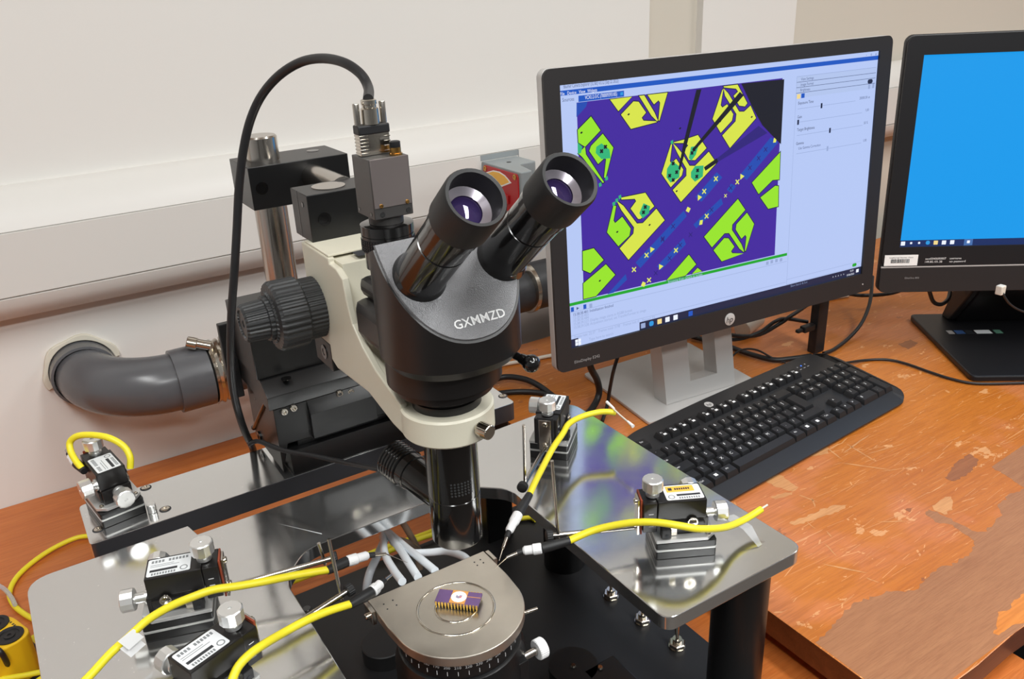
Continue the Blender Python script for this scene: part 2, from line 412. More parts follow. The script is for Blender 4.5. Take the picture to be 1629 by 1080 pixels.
def patch(name, mt, pts, lev, jag=.0022, sub=7, keep=0):
    P = [Vector((p[0], p[1])) for p in pts]; out = []
    for i in range(len(P)):
        a, b = P[i], P[(i + 1) % len(P)]
        L_ = (b - a).length; n = max(1, min(sub * 3, int(L_ / .004))) if i < len(P) - keep else 1
        nn = Vector((-(b - a).y, (b - a).x)).normalized() if L_ > 0 else Vector((0, 0))
        for k in range(n):
            q = a.lerp(b, k / n) + (nn * random.uniform(-jag, jag) if n > 1 else Vector((0, 0)))
            out.append((min(max(q.x, -.0815), 2.1), max(q.y, -.3495), .00006 + lev * .00005))
    m_ = MB(); m_.poly(out); return m_.build(name, mt, t, smooth=False, recalc=False)
B0 = [(-0.0795,-0.2458),(-0.0601,-0.2439),(-0.0417,-0.2388),(-0.0223,-0.2353),(-0.0053,-0.233),(0.0157,-0.2364),(0.0276,-0.2382),(0.0452,-0.2424),(0.0558,-0.2516),(0.0709,-0.2556),(0.099,-0.2514),(0.1213,-0.2493),(0.1346,-0.2552),(0.1562,-0.254),(0.1741,-0.2554),(0.1952,-0.2452),(0.2008,-0.2268),(0.202,-0.2088),(0.1939,-0.1986),(0.1983,-0.1799),(0.2113,-0.1783),(0.2131,-0.1974),(0.2117,-0.218),(0.2103,-0.2337),(0.223,-0.2429),(0.252,-0.2366),(0.2669,-0.2344),(0.286,-0.2215),(0.3193,-0.2179),(0.3429,-0.2209)]
patch('bare_patch', WORN, B0 + [(.36, -.17), (.52, -.16), (.56, -.3490), (-.0812, -.3490)], 0, keep=4)
F_ = lambda pts, mt, lev=1, jag=.0016: patch('bare_patch', mt, pts, lev, jag)
F_([(0.2246,-0.1766),(0.244,-0.1745),(0.255,-0.1779),(0.2472,-0.1885),(0.2312,-0.195),(0.2148,-0.1964),(0.213,-0.1817)], FLAKE)
F_([(0.1038,-0.325),(0.1172,-0.3282),(0.1302,-0.3245),(0.1477,-0.3239),(0.1659,-0.3303),(0.1273,-0.354),(0.108,-0.3479),(0.1007,-0.3443),(0.0877,-0.3411),(0.073,-0.3425),(0.0712,-0.3383),(0.0886,-0.3327)], VARN)
F_([(0.0538,-0.0989),(0.0811,-0.1034),(0.1061,-0.1037),(0.1288,-0.1088),(0.1407,-0.1175),(0.1231,-0.1184),(0.0977,-0.1155),(0.079,-0.1128),(0.0555,-0.1066)], FLAKE)
F_([(0.0772,-0.0499),(0.1012,-0.054),(0.1121,-0.06),(0.0993,-0.0613),(0.0794,-0.0563)], FLAKE)
F_([(0.189,-0.0097),(0.2155,-0.0074),(0.2321,-0.0133),(0.2207,-0.0239),(0.2013,-0.0189)], FLAKE)
F_([(0.1091,-0.0106),(0.1226,-0.0148),(0.1272,-0.0269),(0.1236,-0.055),(0.1091,-0.058),(0.1021,-0.0393),(0.1006,-0.0215)], FLAKE)
F_([(0.2892,-0.1505),(0.334,-0.1363),(0.3693,-0.1367),(0.3614,-0.1527),(0.3186,-0.163),(0.2881,-0.1606)], STAIN)
F_([(0.6088,0.1391),(0.6443,0.139),(0.6415,0.1203),(0.6042,0.1155)], STAIN)
F_([(0.1866,-0.1632),(0.1996,-0.1645),(0.1868,-0.1698)], STAIN)
for q0, q1, w_ in [((0.0233,-0.1715,0.0),(0.051,-0.2116,0.0),0.0009),((0.0562,-0.1487,0.0),(0.0473,-0.1736,0.0),0.0006),((0.1385,-0.1583,0.0),(0.1694,-0.1786,0.0),0.0007),((0.0768,-0.1348,0.0),(0.0715,-0.1476,0.0),0.0006),((0.0426,-0.2145,0.0),(0.0465,-0.2278,0.0),0.0006),((0.1093,-0.0638,0.0),(0.1164,-0.0928,0.0),0.0009),((0.1187,-0.0803,0.0),(0.104,-0.0976,0.0),0.0008),((0.0726,-0.1104,0.0),(0.0697,-0.1255,0.0),0.0007),((0.3103,-0.0248,0.0),(0.2342,-0.0362,0.0),0.001),((0.2611,-0.0207,0.0),(0.253,-0.0762,0.0),0.0009),((0.2104,-0.0446,0.0),(0.2519,-0.1005,0.0),0.001),((0.2501,-0.0541,0.0),(0.3253,-0.0687,0.0),0.0007),((0.2373,0.0079,0.0),(0.2203,-0.0519,0.0),0.0009),((0.2364,-0.0929,0.0),(0.2856,-0.114,0.0),0.0006)]:
    a_, b_ = Vector(q0), Vector(q1); d_ = (b_ - a_).normalized(); n_ = Vector((-d_.y, d_.x, 0)); pp = []
    for k in range(9): pp.append(a_.lerp(b_, k / 8) + n_ * (w_ * math.sin(PI * k / 8) + random.uniform(-.0005, .0005)) + Vector((0, 0, .00016)))
    for k in range(7, 0, -1): pp.append(a_.lerp(b_, k / 8) + n_ * (-w_ * math.sin(PI * k / 8) - .0003 + random.uniform(-.0004, .0004)) + Vector((0, 0, .00016)))
    m = MB(); m.poly([tuple(v) for v in pp]); m.build('scratch', FLAKE, t, smooth=False, recalc=False)
m = MB(); m.box((-.05, -.33, -.048), (2.17, .53, -.0302)); m.build('apron', BLKP, t)
for x in (.35, 2.1):
    for y in (-.3, .48):
        m = MB(); m.box((x, y, -.78), (x + .05, y + .05, -.0485), .003); m.build('leg', BLKP, t)
t = thing('low_table', 'lower red-orange wooden bench along the wall under the probe station', 'bench', (-.8, -.36, TZ))
m = MB(); m.box((-1.9, -.375, TZ - .03), (.12, .614, TZ), .0012); m.build('tabletop', WOODL, t)
for x in (-1.85, .05):
    for y in (-.34, .54):
        m = MB(); m.box((x, y, -.78), (x + .05, y + .05, TZ - .0305), .003); m.build('leg', BLKP, t)

# ------------------------------------------------------------------ waste pipe
t = thing('drain_pipe', 'thick grey plastic pipe with elbow coming out of the wall', 'pipe', (-.6, .6, .12))
R_ = .0405; ys = .505; zs = .119
pts = []
for k in range(13):
    a = PI / 2 * k / 12
    pts.append((-.602 + .098 - .098 * math.cos(a), ys + .098 - .098 * math.sin(a), zs + .006 * (1 - k / 12)))
m = MB(); m.tube([(-.604, .62, zs + .008)] + pts + [(-.496, ys, zs)], R_, 32, sub=3); m.build('elbow', PIPE, t)
m = MB(); m.lathe([(R_ + .0035, 0), (R_ + .0035, .03), (R_, .0305)], (-.603, .616, zs + .007), (0, -1, 0), 40, cap1=False)
m.build('wall_socket', PIPE, t)
m = MB(); m.lathe([(R_, 0), (R_ + .004, .0006), (R_ + .004, .046), (R_ - .004, .0465)], (-.503, ys, zs), (1, 0, 0), 40); m.build('sleeve', PIPE, t)
m = MB(); m.lathe([(R_ + .001, 0), (R_ + .0055, .002), (R_ + .003, .007), (R_ + .006, .011), (R_ + .003, .015), (R_ + .0055, .02), (R_ + .001, .022)], (-.4565, ys, zs), (1, 0, 0), 40)
cl = m.build('band_clamp', NICK, t)
m = MB(); m.box((-.4385, ys - .030, zs + .040), (-.4205, ys - .004, zs + .0475), .002); m.box((-.437, ys - .033, zs + .0475), (-.4225, ys - .008, zs + .0545), .002)
m.tube([(-.4375, ys - .036, zs + .036), (-.4375, ys - .042, zs + .044), (-.43, ys - .044, zs + .046), (-.4225, ys - .042, zs + .044), (-.4225, ys - .036, zs + .036)], .0016, 8)
m.cyl((-.45, ys - .02, zs + .047), (-.475, ys - .01, zs + .056), .0065); m.cyl((-.466, ys - .0145, zs + .052), (-.478, ys - .0095, zs + .0565), .0085, ch=.001)
m.build('clamp_latch', NICK, cl)
m = MB(); m.lathe([(.036, 0), (.036, .525)], (-.4345, ys, zs), (1, 0, 0), 40); m.build('straight_pipe', DUCT, t)
m = MB(); m.lathe([(.041, 0), (.044, .001), (.044, .008), (.041, .009)], (.078, ys, zs + .004), (1, 0, 0), 40); m.build('collar', NICK, t)
m = MB(); m.lathe([(.0415, 0), (.0415, .036), (.0405, .0365), (.0405, .0375), (.0415, .038), (.0415, .5)], (.087, ys, zs + .004), (1, 0, 0), 40); m.build('end_pipe', DUCT, t)
m = MB()
prof = []
for k in range(25):
    a = math.radians(10 + 190 * k / 24); rr = .0515 + .0018 * math.sin(k * .9)
    prof.append((-.603 + rr * math.cos(a), zs + .008 + rr * math.sin(a)))
for k in range(25):
    a = math.radians(200 - 190 * k / 24); prof.append((-.603 + .0445 * math.cos(a), zs + .008 + .0445 * math.sin(a)))
m.prism(prof, .609, .616, 'y', .001); m.build('plaster_ring', PLASTER, t)

# wall socket unit on the trunking
t = thing('isolator_box', 'grey wall isolator with a red side cover and yellow label', 'socket box', (.075, .56, .3))
m = MB(); m.prism(rpoly([(.0395, .5605), (.0395, .443), (.062, .443), (.074, .5), (.108, .5), (.108, .5605)], [0, .004, .006, .01, .006, 0]), .268, .3375, 'z', .0015)
m.build('housing', GREYB, t)
m = MB(); m.cyl((.07, .524, .3372), (.07, .524, .3379), .004); m.build('cap_hole', BLKP, t)
m = MB(); m.prism(rrect(.4480, .2705, .5525, .3340, .006), .0372, .0397, 'x', .0006)
m.prism([(.4745, .297), (.53, .297), (.53, .283), (.4745, .283)], .034, .0373, 'x', .0006); cv = m.build('red_cover', RED, t)
for y, z in ((.545, .329), (.456, .329)):
    m = MB(); m.lathe([(.0045, 0), (.0045, .001), (.002, .001), (.002, .0004)], (.0372, y, z), (-1, 0, 0), 16); m.build('screw', BRASS, cv)
m = MB(); arc = []
for k in range(9):
    a = math.radians(70 - 62 * k / 8); arc.append((.536 - .052 * math.cos(a) + 0.0, .268 + .058 * math.sin(a)))
arc2 = [(.5555 - .060 * math.cos(math.radians(62 - 62 * k / 8)), .262 + .0395 * math.sin(math.radians(70 - 52 * k / 8))) for k in range(9)]
A_ = [(.5464, .3215), (.535, .3253), (.5193, .33), (.5001, .3308), (.4837, .3276), (.4738, .3226), (.466, .3183)]; B_ = [(.4959, .3071), (.502, .31), (.5121, .3151), (.5225, .3191), (.5354, .3213)]
m.prism(A_ + B_, .0364, .0371, 'x'); m.mi = 1
def ins(P, f):
    c = Vector((sum(p[0] for p in P) / len(P), sum(p[1] for p in P) / len(P))); return [tuple(c + (Vector(p) - c) * f) for p in P]
A2 = [(.540, .3221), (.533, .3241), (.5193, .3282), (.5010, .329), (.4850, .3260), (.4765, .322), (.472, .3185)]; B2 = [(.4960, .3095), (.502, .3125), (.5121, .3172), (.5225, .3209), (.533, .3227)]
m.prism(A2 + B2, .0361, .0365, 'x'); m.build('warning_label', [LABW, ORNG], cv)

# ------------------------------------------------------------------ monitor
MX = Matrix((tuple((0.995968,-0.08971,0.0)) + (0,), tuple((0.089584,0.994569,-0.052984)) + (0,), tuple((0.004753,0.052771,0.998595)) + (0,), (0, 0, 0, 1))).transposed()
MX.translation = Vector((0.181891,0.143681,0.336083))
class LB(MB):
    local = True
t = thing('monitor', 'wide black monitor on a silver stand showing the chip image', 'monitor', M=MX)
m = LB(); ro = rrect(-.281, -.192, .2835, .1815, .010)
m.prism(ro, .0014, .014, 'y', .0015)
m.prism(rrect(-.262, -.175, .262, .17, .02), .0141, .034, 'y', .006); m.build('back_shell', SILV, t)
m = LB()
def ring_prism(m, outer, inner, lo, hi):
    n = len(outer); V = []
    for y in (lo, hi):
        V.append([m.bm.verts.new((p[0], y, p[1])) for p in outer]); V.append([m.bm.verts.new((p[0], y, p[1])) for p in inner])
    for k in range(n):
        j = (k + 1) % n
        for a, b in ((V[0], V[1]), (V[2], V[3]), (V[0], V[2]), (V[1], V[3])):
            f = m.bm.faces.new((a[k], a[j], b[j], b[k])); f.material_index = m.mi
ri = rrect(-.2592, -.162, .2592, .162, .0003)
ring_prism(m, rrect(-.2805, -.1915, .283, .181, .010), ri, -.0025, .0045); bz = m.build('bezel', BEZ, t)
def loc(u, v, y=-.0028, s=1.0):
    return Matrix(((1, 0, 0, u), (0, 0, -1, y), (0, 1, 0, v), (0, 0, 0, 1)))
m = LB(); m.lathe([(.009, 0), (.009, .0008), (.0086, .001)], (-.0, -.0024, -.1785), (0, -1, 0), 32); m.mi = 1
m.text('hp', .0125, loc(0, -.1785, -.0036) @ Matrix(((1, .22, 0, 0), (0, 1, 0, 0), (0, 0, 1, 0), (0, 0, 0, 1)))); m.build('maker_badge', [SILV, BEZ2], bz)
m = LB(); m.text('EliteDisplay E242', .0056, loc(-.256, -.181), 'LEFT'); m.build('model_lettering', LETG, bz)
m = LB(); m.cyl((.262, -.0024, -.179), (.262, -.0032, -.179), .0012); m.build('power_light', SILV, bz)
# picture on the screen
SMATS = [emit('screen_white', rgb(180, 198, 242)), emit('screen_blue_bar', rgb(20, 84, 190)), emit('screen_indigo', rgb(64, 36, 156)), emit('screen_lime', rgb(214, 226, 72)),
         emit('screen_green_pad', rgb(150, 226, 40)), emit('screen_dark_line', rgb(26, 26, 60)), emit('screen_teal', rgb(46, 178, 120)), emit('screen_strip_blue', rgb(30, 74, 176)),
         emit('screen_black', rgb(20, 22, 34)), emit('screen_green_bar', rgb(24, 164, 44)), emit('screen_taskbar', rgb(24, 34, 66)), emit('screen_grey', rgb(150, 168, 210)),
         emit('screen_text', rgb(74, 88, 128)), emit('screen_pure_white', rgb(236, 242, 255)), emit('screen_panel_row', rgb(176, 194, 234)), emit('screen_dim_indigo', rgb(44, 30, 120)),
         emit('screen_yellow_mark', rgb(226, 232, 96)), emit('screen_edge_blue', rgb(40, 150, 220)), emit('screen_folder', rgb(240, 214, 140))]
W_, BLU, IND, LIM, GRN, LIN_, TEA, STB, BLKK, GBAR, TSK, GRY, TXT, PW, ROW, DIND, YMK, EDG, FOL = range(19)
m = LB()
def sp(pts, k, z, out=False):
    m.mi = k; m.poly([(u, .0006 - z * .00006, v) for u, v in pts])
def clipg(pts):
    return pts
def outlined(pts, k, z, wd=.0011):
    # coloured pad with a dark outline
    n = len(pts); area_ = sum(pts[i][0] * pts[(i + 1) % n][1] - pts[(i + 1) % n][0] * pts[i][1] for i in range(n)); sg = 1 if area_ > 0 else -1
    off = []
    for i in range(n):
        a, b, c = Vector(pts[i - 1]), Vector(pts[i]), Vector(pts[(i + 1) % n])
        d1 = (b - a).normalized(); d2 = (c - b).normalized(); n1 = Vector((d1.y, -d1.x)) * sg; n2 = Vector((d2.y, -d2.x)) * sg
        mm = n1 + n2; mm = mm / max(mm.dot(n1), .45); off.append(tuple(b + mm * wd))
    sp(off, LIN_, z - .6); sp(pts, k, z)
def tx(body, u, v, size, k, z=6, align='LEFT', sq=.82, fit=None):
    m.mi = k; m.text(body, size, loc(u, v, .0006 - z * .00006), align, sq, fit=fit)
def line(p, q_, wd, k, z):
    p = Vector(p); q_ = Vector(q_); n = (q_ - p).normalized(); n = Vector((-n.y, n.x)) * wd / 2
    sp([tuple(p - n), tuple(q_ - n), tuple(q_ + n), tuple(p + n)], k, z)
sp([(-.2592, -.162), (.2592, -.162), (.2592, .162), (-.2592, .162)], W_, 0)
# title and menu
[(tl), (ml), (mr_), (ml2)] = [(-0.2592,0.1557),(-0.2595,0.1501),(0.2588,0.1521),(0.2587,0.1475)]
sp([(-.2592, tl[1]), (.2592, tl[1]), (.2592, ml[1]), (-.2592, ml[1])], BLU, 1)
tx('Baumer Camera Explorer (32 Bit) v3.3.2 (Sep 22 2022)', -.2525, tl[1] + .0045, .0062, TXT, 2, fit=0.0756)
for s_, px in zip(('File', 'Device', 'View', 'Widgets'), [-0.2575,-0.2479,-0.2325,-0.2208]): tx(s_, px, (tl[1] + ml[1]) / 2 - .0005, .0054, PW, 2, fit=.0135)
tx('Sources', -0.2551, 0.1454, .0062, TXT, 2)
sp([(-0.2331,0.148),(-0.1693,0.1479),(-0.1694,0.1411),(-0.2334,0.141)], BLU, 1); tx('VCXU.2-51C (700009393185)', -0.2244, 0.1452, .0062, PW, 3, fit=.045)
sp([(-0.1747,0.1464),(-0.1707,0.1465),(-0.1708,0.1429),(-0.1748,0.1428)], EDG, 3)
# camera image
IM = [(-0.2361,0.1405),(0.0852,0.1388),(0.0849,-0.1007),(-0.2369,-0.1005)]
iu0, iv1 = (-0.2361,0.1405); iu1 = 0.0824; iv0 = -0.1005
sp([(iu0, iv0), (iu1, iv0), (iu1, iv1), (iu0, iv1)], IND, 1)
sp([(0.0118,0.1398),(0.0852,0.1388),(0.0845,0.0542),(0.0665,0.0691),(0.0498,0.0835),(0.0322,0.1078)], BLKK, 6)
sp([(-0.2361,0.1401),(-0.221,0.1404),(-0.2232,0.1347),(-0.2369,0.1241)], STB, 2)
for P_, k in (
  ([(-0.0997,0.0771),(-0.1147,0.0415),(-0.1004,0.0222),(-0.0828,0.0349),(-0.0806,0.0422),(-0.0918,0.0572),(-0.0998,0.0522),(-0.1016,0.0559),(-0.0983,0.0758)], LIM),
  ([(-0.097,0.0773),(-0.0909,0.072),(-0.0829,0.0633),(-0.0704,0.0455),(-0.0616,0.0443),(-0.0395,0.0596),(-0.0263,0.0432),(-0.084,0.0008),(-0.0972,0.0181),(-0.0754,0.0333),(-0.0755,0.0426),(-0.0898,0.0641)], LIM),
  ([(-0.0956,0.0783),(-0.078,0.0798),(-0.0574,0.0828),(-0.0433,0.0647),(-0.0616,0.0516),(-0.0719,0.0532),(-0.0796,0.0657),(-0.0728,0.0718),(-0.0772,0.0752),(-0.0956,0.0774)], LIM),
  ([(-0.1885,0.0116),(-0.1989,-0.0203),(-0.1824,-0.0411),(-0.1654,-0.0303),(-0.1633,-0.0214),(-0.1757,-0.0042),(-0.1866,-0.0105),(-0.1888,-0.0069),(-0.1845,0.011)], GRN),
  ([(-0.1828,0.0166),(-0.1809,0.0152),(-0.1735,0.0093),(-0.1535,-0.0165),(-0.1444,-0.0174),(-0.1232,-0.0022),(-0.1102,-0.0191),(-0.1674,-0.0615),(-0.1806,-0.0442),(-0.1592,-0.0286),(-0.1581,-0.0206),(-0.1768,0.0045),(-0.1819,0.0143)], LIM),
  ([(-0.1764,0.0201),(-0.14,0.0208),(-0.1265,0.0016),(-0.1482,-0.0115),(-0.1518,-0.0107),(-0.1628,0.0042),(-0.1543,0.0123),(-0.1562,0.0156),(-0.1764,0.0177)], LIM),
  ([(0.0116,-0.0098),(0.0252,-0.0268),(0.003,-0.0436),(0.0026,-0.0509),(0.0202,-0.074),(0.0256,-0.0855),(0.0244,-0.0855),(0.0172,-0.08),(-0.0024,-0.0544),(-0.0101,-0.0534),(-0.0315,-0.0692),(-0.045,-0.0523)], GRN),
  ([(-0.0105,-0.0601),(-0.0032,-0.0616),(0.0077,-0.0751),(0.0021,-0.0808),(0.0043,-0.0839),(0.0244,-0.0878),(-0.0139,-0.0921),(-0.0286,-0.0738)], GRN),
  ([(0.0284,-0.0312),(0.0418,-0.049),(0.0281,-0.0851),(0.0268,-0.0842),(0.0288,-0.0651),(0.0266,-0.0618),(0.0199,-0.0661),(0.0094,-0.0515),(0.0104,-0.0443)], GRN),
  ([(-0.0191,0.1349),(-0.034,0.1004),(-0.0203,0.0814),(-0.002,0.0949),(-0.0002,0.1029),(-0.0107,0.1163),(-0.0185,0.1129),(-0.0212,0.1162),(-0.0174,0.1357)], LIM),
  ([(-0.0172,0.1365),(-0.0095,0.13),(0.0098,0.1049),(0.018,0.1041),(0.0286,0.1107),(0.0388,0.0937),(-0.0043,0.0601),(-0.0176,0.0777),(0.0041,0.0933),(0.0052,0.1024),(-0.0143,0.127)], LIM),
  ([(-0.0163,0.1376),(-0.0173,0.139),(0.0059,0.1391),(0.023,0.1143),(0.0191,0.1106),(0.0095,0.1126),(-0.0003,0.1257),(0.0069,0.1305),(0.0034,0.1343)], LIM),
  ([(-0.1896,0.1396),(-0.158,0.1398),(-0.178,0.125)], LIM),
  ([(-0.1744,0.1205),(-0.1559,0.1341),(-0.1484,0.1329),(-0.1377,0.1191),(-0.1442,0.1137),(-0.1416,0.1098),(-0.1228,0.1071),(-0.1217,0.1059),(-0.1603,0.1021)], LIM),
  ([(-0.1476,0.1397),(-0.1401,0.1397),(-0.125,0.1178),(-0.1199,0.1077),(-0.1213,0.107),(-0.1297,0.1146)], LIM),
  ([(-0.1351,0.1397),(-0.1052,0.1396),(-0.1178,0.1072),(-0.1191,0.108),(-0.1165,0.1288),(-0.1188,0.1318),(-0.1257,0.1276)], LIM),
  ([(-0.217,0.1228),(-0.2043,0.1053),(-0.2266,0.0886),(-0.2357,0.0947),(-0.236,0.1093)], GRN),
  ([(-0.2363,0.0819),(-0.2278,0.0883),(-0.2266,0.0881),(-0.2258,0.0796),(-0.2013,0.0429),(-0.2032,0.0422),(-0.2113,0.0525),(-0.2312,0.0773)], GRN),
  ([(-0.2012,0.101),(-0.1866,0.0828),(-0.1987,0.0477),(-0.2011,0.0485),(-0.1974,0.0705),(-0.2004,0.0714),(-0.209,0.0659),(-0.2209,0.083),(-0.2183,0.0886)], GRN),
  ([(-0.2355,-0.0381),(-0.2193,-0.0372),(-0.2052,-0.0549),(-0.2257,-0.0681),(-0.2363,-0.062)], GRN), ([(-0.202,-0.0612),(-0.1884,-0.0776),(-0.2183,-0.1001),(-0.2369,-0.1002),(-0.2365,-0.0797)], GRN),
  ([(-0.0705,-0.0725),(-0.0581,-0.0881),(-0.0762,-0.1005),(-0.1074,-0.101)], GRN), ([(-0.0556,-0.0934),(-0.0481,-0.0998),(-0.065,-0.1005)], GRN),
  ([(0.0841,0.0437),(0.0356,0.0089),(0.0481,-0.0084),(0.0724,0.0073),(0.0845,0.0064)], GRN), ([(0.0776,-0.0013),(0.0515,-0.0137),(0.0666,-0.0317),(0.0848,-0.0311),(0.0837,-0.0027)], GRN),
  ):
    outlined(P_, k, 3)
for P_ in ([(0.0661,0.0657),(0.0796,0.0572),(0.0262,0.0138),(0.0144,0.0224)], [(-0.0009,0.0129),(0.0077,0.0082),(0.0001,-0.0001),(-0.0078,0.0053)], [(-0.0256,0.0313),(-0.016,0.0231),(-0.0505,-0.0043),(-0.0604,0.0037)], [(-0.0171,-0.0041),(-0.0139,-0.0126),(-0.0587,-0.0385),(-0.0634,-0.0326)],
           [(-0.0791,-0.0114),(-0.0745,-0.0196),(-0.1493,-0.0762),(-0.1566,-0.0673)], [(-0.0794,-0.0483),(-0.0753,-0.0573),(-0.1159,-0.0849),(-0.1232,-0.0788)]): sp(P_, STB, 2)
sp([(-0.1723,-0.0798),(-0.1703,-0.0877),(-0.1912,-0.101),(-0.2009,-0.1013)], STB, 2)
def cross(c, r, wd, k=YMK, z=4):
    for a in (.72, .72 + PI / 2):
        d = Vector((math.cos(a), math.sin(a))) * r; line(Vector(c) - d, Vector(c) + d, wd, k, z)
for c in [(-0.0269,0.0228),(-0.0461,0.009),(0.0099,0.0135),(-0.0414,-0.0248),(-0.1392,-0.0607),(-0.092,-0.0626),(-0.1357,-0.095),(-0.1592,-0.0762)]: cross(c, .0042, .0016)
cross((-0.01,-0.0022), .003, .001)
for c in [(-0.0722,-0.0113),(-0.1447,-0.0989)]: sp([(c[0] - .004, c[1] - .001), (c[0] + .001, c[1] - .004), (c[0] + .004, c[1] + .001), (c[0] - .001, c[1] + .004)], YMK, 4)
for c in [(0.0734,0.0609),(-0.0506,-0.0318)]: sp([(c[0] - .003, c[1] - .003), (c[0] + .002, c[1] - .003), (c[0] + .003, c[1] + .003), (c[0] - .002, c[1] + .003)], YMK, 4)
for c in [(0.0178,0.0196),(-0.0535,0.002),(-0.1164,-0.0803),(-0.1302,-0.0546)]: sp([(c[0] - .003, c[1] + .004), (c[0] - .003, c[1] - .004), (c[0] + .004, c[1])], YMK, 4)
for c in [(-0.0013,0.0071),(0.0458,0.0404),(0.031,0.0295),(0.0576,0.0505),(-0.0333,-0.0174),(-0.0966,-0.0294),(-0.1134,-0.0429),(-0.1022,-0.0715),(-0.0851,-0.0567),(-0.1135,-0.0447),(-0.1249,-0.0875),(-0.0679,-0.0455)]: cross(c, .004, .0011, DIND, 4)
for c in [(-0.1785,0.0212),(-0.1833,0.0177),(-0.1878,0.014),(-0.1975,0.047),(-0.2069,0.0406),(-0.0984,0.0786)]: sp([(c[0] - .0015, c[1] - .0028), (c[0] + .0022, c[1] - .0016), (c[0] + .0015, c[1] + .0028), (c[0] - .0022, c[1] + .0016)], TEA, 3.6)
for P_ in ([(-0.2109,0.0867),(-0.2033,0.0899),(-0.1923,0.0813),(-0.1909,0.0706),(-0.204,0.0712),(-0.2121,0.0796)], [(-0.2368,0.0949),(-0.2305,0.089),(-0.2327,0.0821),(-0.2371,0.0817)], [(-0.1062,0.0466),(-0.098,0.0555),(-0.0856,0.0461),(-0.0869,0.0329),(-0.1008,0.0281),(-0.1071,0.0357)], [(-0.0717,0.0554),(-0.0685,0.0693),(-0.0564,0.0694),(-0.0605,0.0584),(-0.0675,0.0517)],
           [(-0.0682,0.0371),(-0.0617,0.0441),(-0.0475,0.0429),(-0.0487,0.0288),(-0.0615,0.0237),(-0.0681,0.0303)], [(-0.1498,-0.0037),(-0.1431,0.008),(-0.1329,0.0026),(-0.1347,-0.0061),(-0.1448,-0.0113)]): sp(P_, TEA, 4)
for c in [(-0.2036,0.0806),(-0.198,0.0851),(-0.0966,0.052),(-0.1021,0.0372),(-0.0911,0.0402),(-0.0634,0.0654),(-0.0667,0.0614),(-0.0574,0.0379),(-0.0587,0.0302),(-0.1405,0.0027),(-0.1433,-0.0036),(-0.0966,0.0309)]: cross(c, .0028, .0022, BLKK, 5)
sp([(-0.0607,0.1389),(-0.0527,0.1388),(-0.0741,0.0755),(-0.0856,0.0417),(-0.0883,0.0443),(-0.0802,0.0762)], BLKK, 5)
sp([(0.0098,0.1298),(0.0167,0.1248),(-0.0271,0.0909),(-0.0634,0.0632),(-0.0668,0.0658),(-0.0342,0.0928)], BLKK, 5)
sp([(0.0438,0.0831),(0.0596,0.0722),(-0.0259,0.0439),(-0.0445,0.0361),(-0.0466,0.0398),(-0.0289,0.0477)], DIND, 5)
sp([(-0.0261,0.0496),(-0.0236,0.0443),(-0.0445,0.0357),(-0.0472,0.0406)], BLKK, 5.5)
for c in [(-0.2118,-0.0812),(-0.134,-0.0217),(-0.1837,-0.0225),(-0.1633,0.1822),(-0.1634,0.1194),(-0.0214,0.0958),(0.0312,0.0957),(-0.231,0.1054),(-0.091,0.0155),(-0.0858,0.0942)]:
    if iv0 < c[1] < iv1: sp([(c[0] - .002, c[1]), (c[0], c[1] - .0012), (c[0] + .002, c[1] + .0008), (c[0], c[1] + .0016)], BLKK, 5)
# green bar, log and status
g0 = -0.1017; g1 = -0.1057; gu = 0.1059
sp([(-.2592, g1), (gu, g1), (gu, g0), (-.2592, g0)], GBAR, 2)
tx('Streaming from camera to screen', (-0.0761), (g0 + g1) / 2, .0052, ROW, 3, 'CENTER')
for k, y in enumerate([-0.1178,-0.1219,-0.126,-0.1306,-0.1353]):
    tx(('15:38:38.481: Initialization finished', '15:38:38.483:', '15:38:38.484:', '15:38:39.527: Display image starts in RGB8 format', '15:38:39.528: Acquisition started, set TransferFormat to image')[k], -.2525, y, .0054, GRY if k else TXT, 2)
tx('Frame rate: 22.37    Frames total: 3198    Frames lost: 0    Skipped: 0%', -.2525, -0.1483, .0054, GRY, 2)
for v in [-0.1142,-0.1456]: line((-.2592, v), (gu, v), .0005, GRY, 2)
for k, (u, v) in enumerate([(-0.2539,-0.1106),(-0.2457,-0.1107),(-0.2354,-0.1107),(-0.2265,-0.1115)]): sp([(u - .0022, v - .003), (u + .0022, v - .003), (u + .0022, v + .003), (u - .0022, v + .003)] if k != 1 else [(u - .002, v - .002), (u + .0018, v), (u - .002, v + .002)], (BLU, TXT, BLU, GRY)[k], 3)
for u, v in [(0.0691,-0.1101),(0.0773,-0.1095),(0.0861,-0.1094),(0.0947,-0.1099)]: sp([(u - .0024, v - .0024), (u + .0024, v - .0024), (u + .0024, v + .0024), (u - .0024, v + .0024)], GRY, 3)
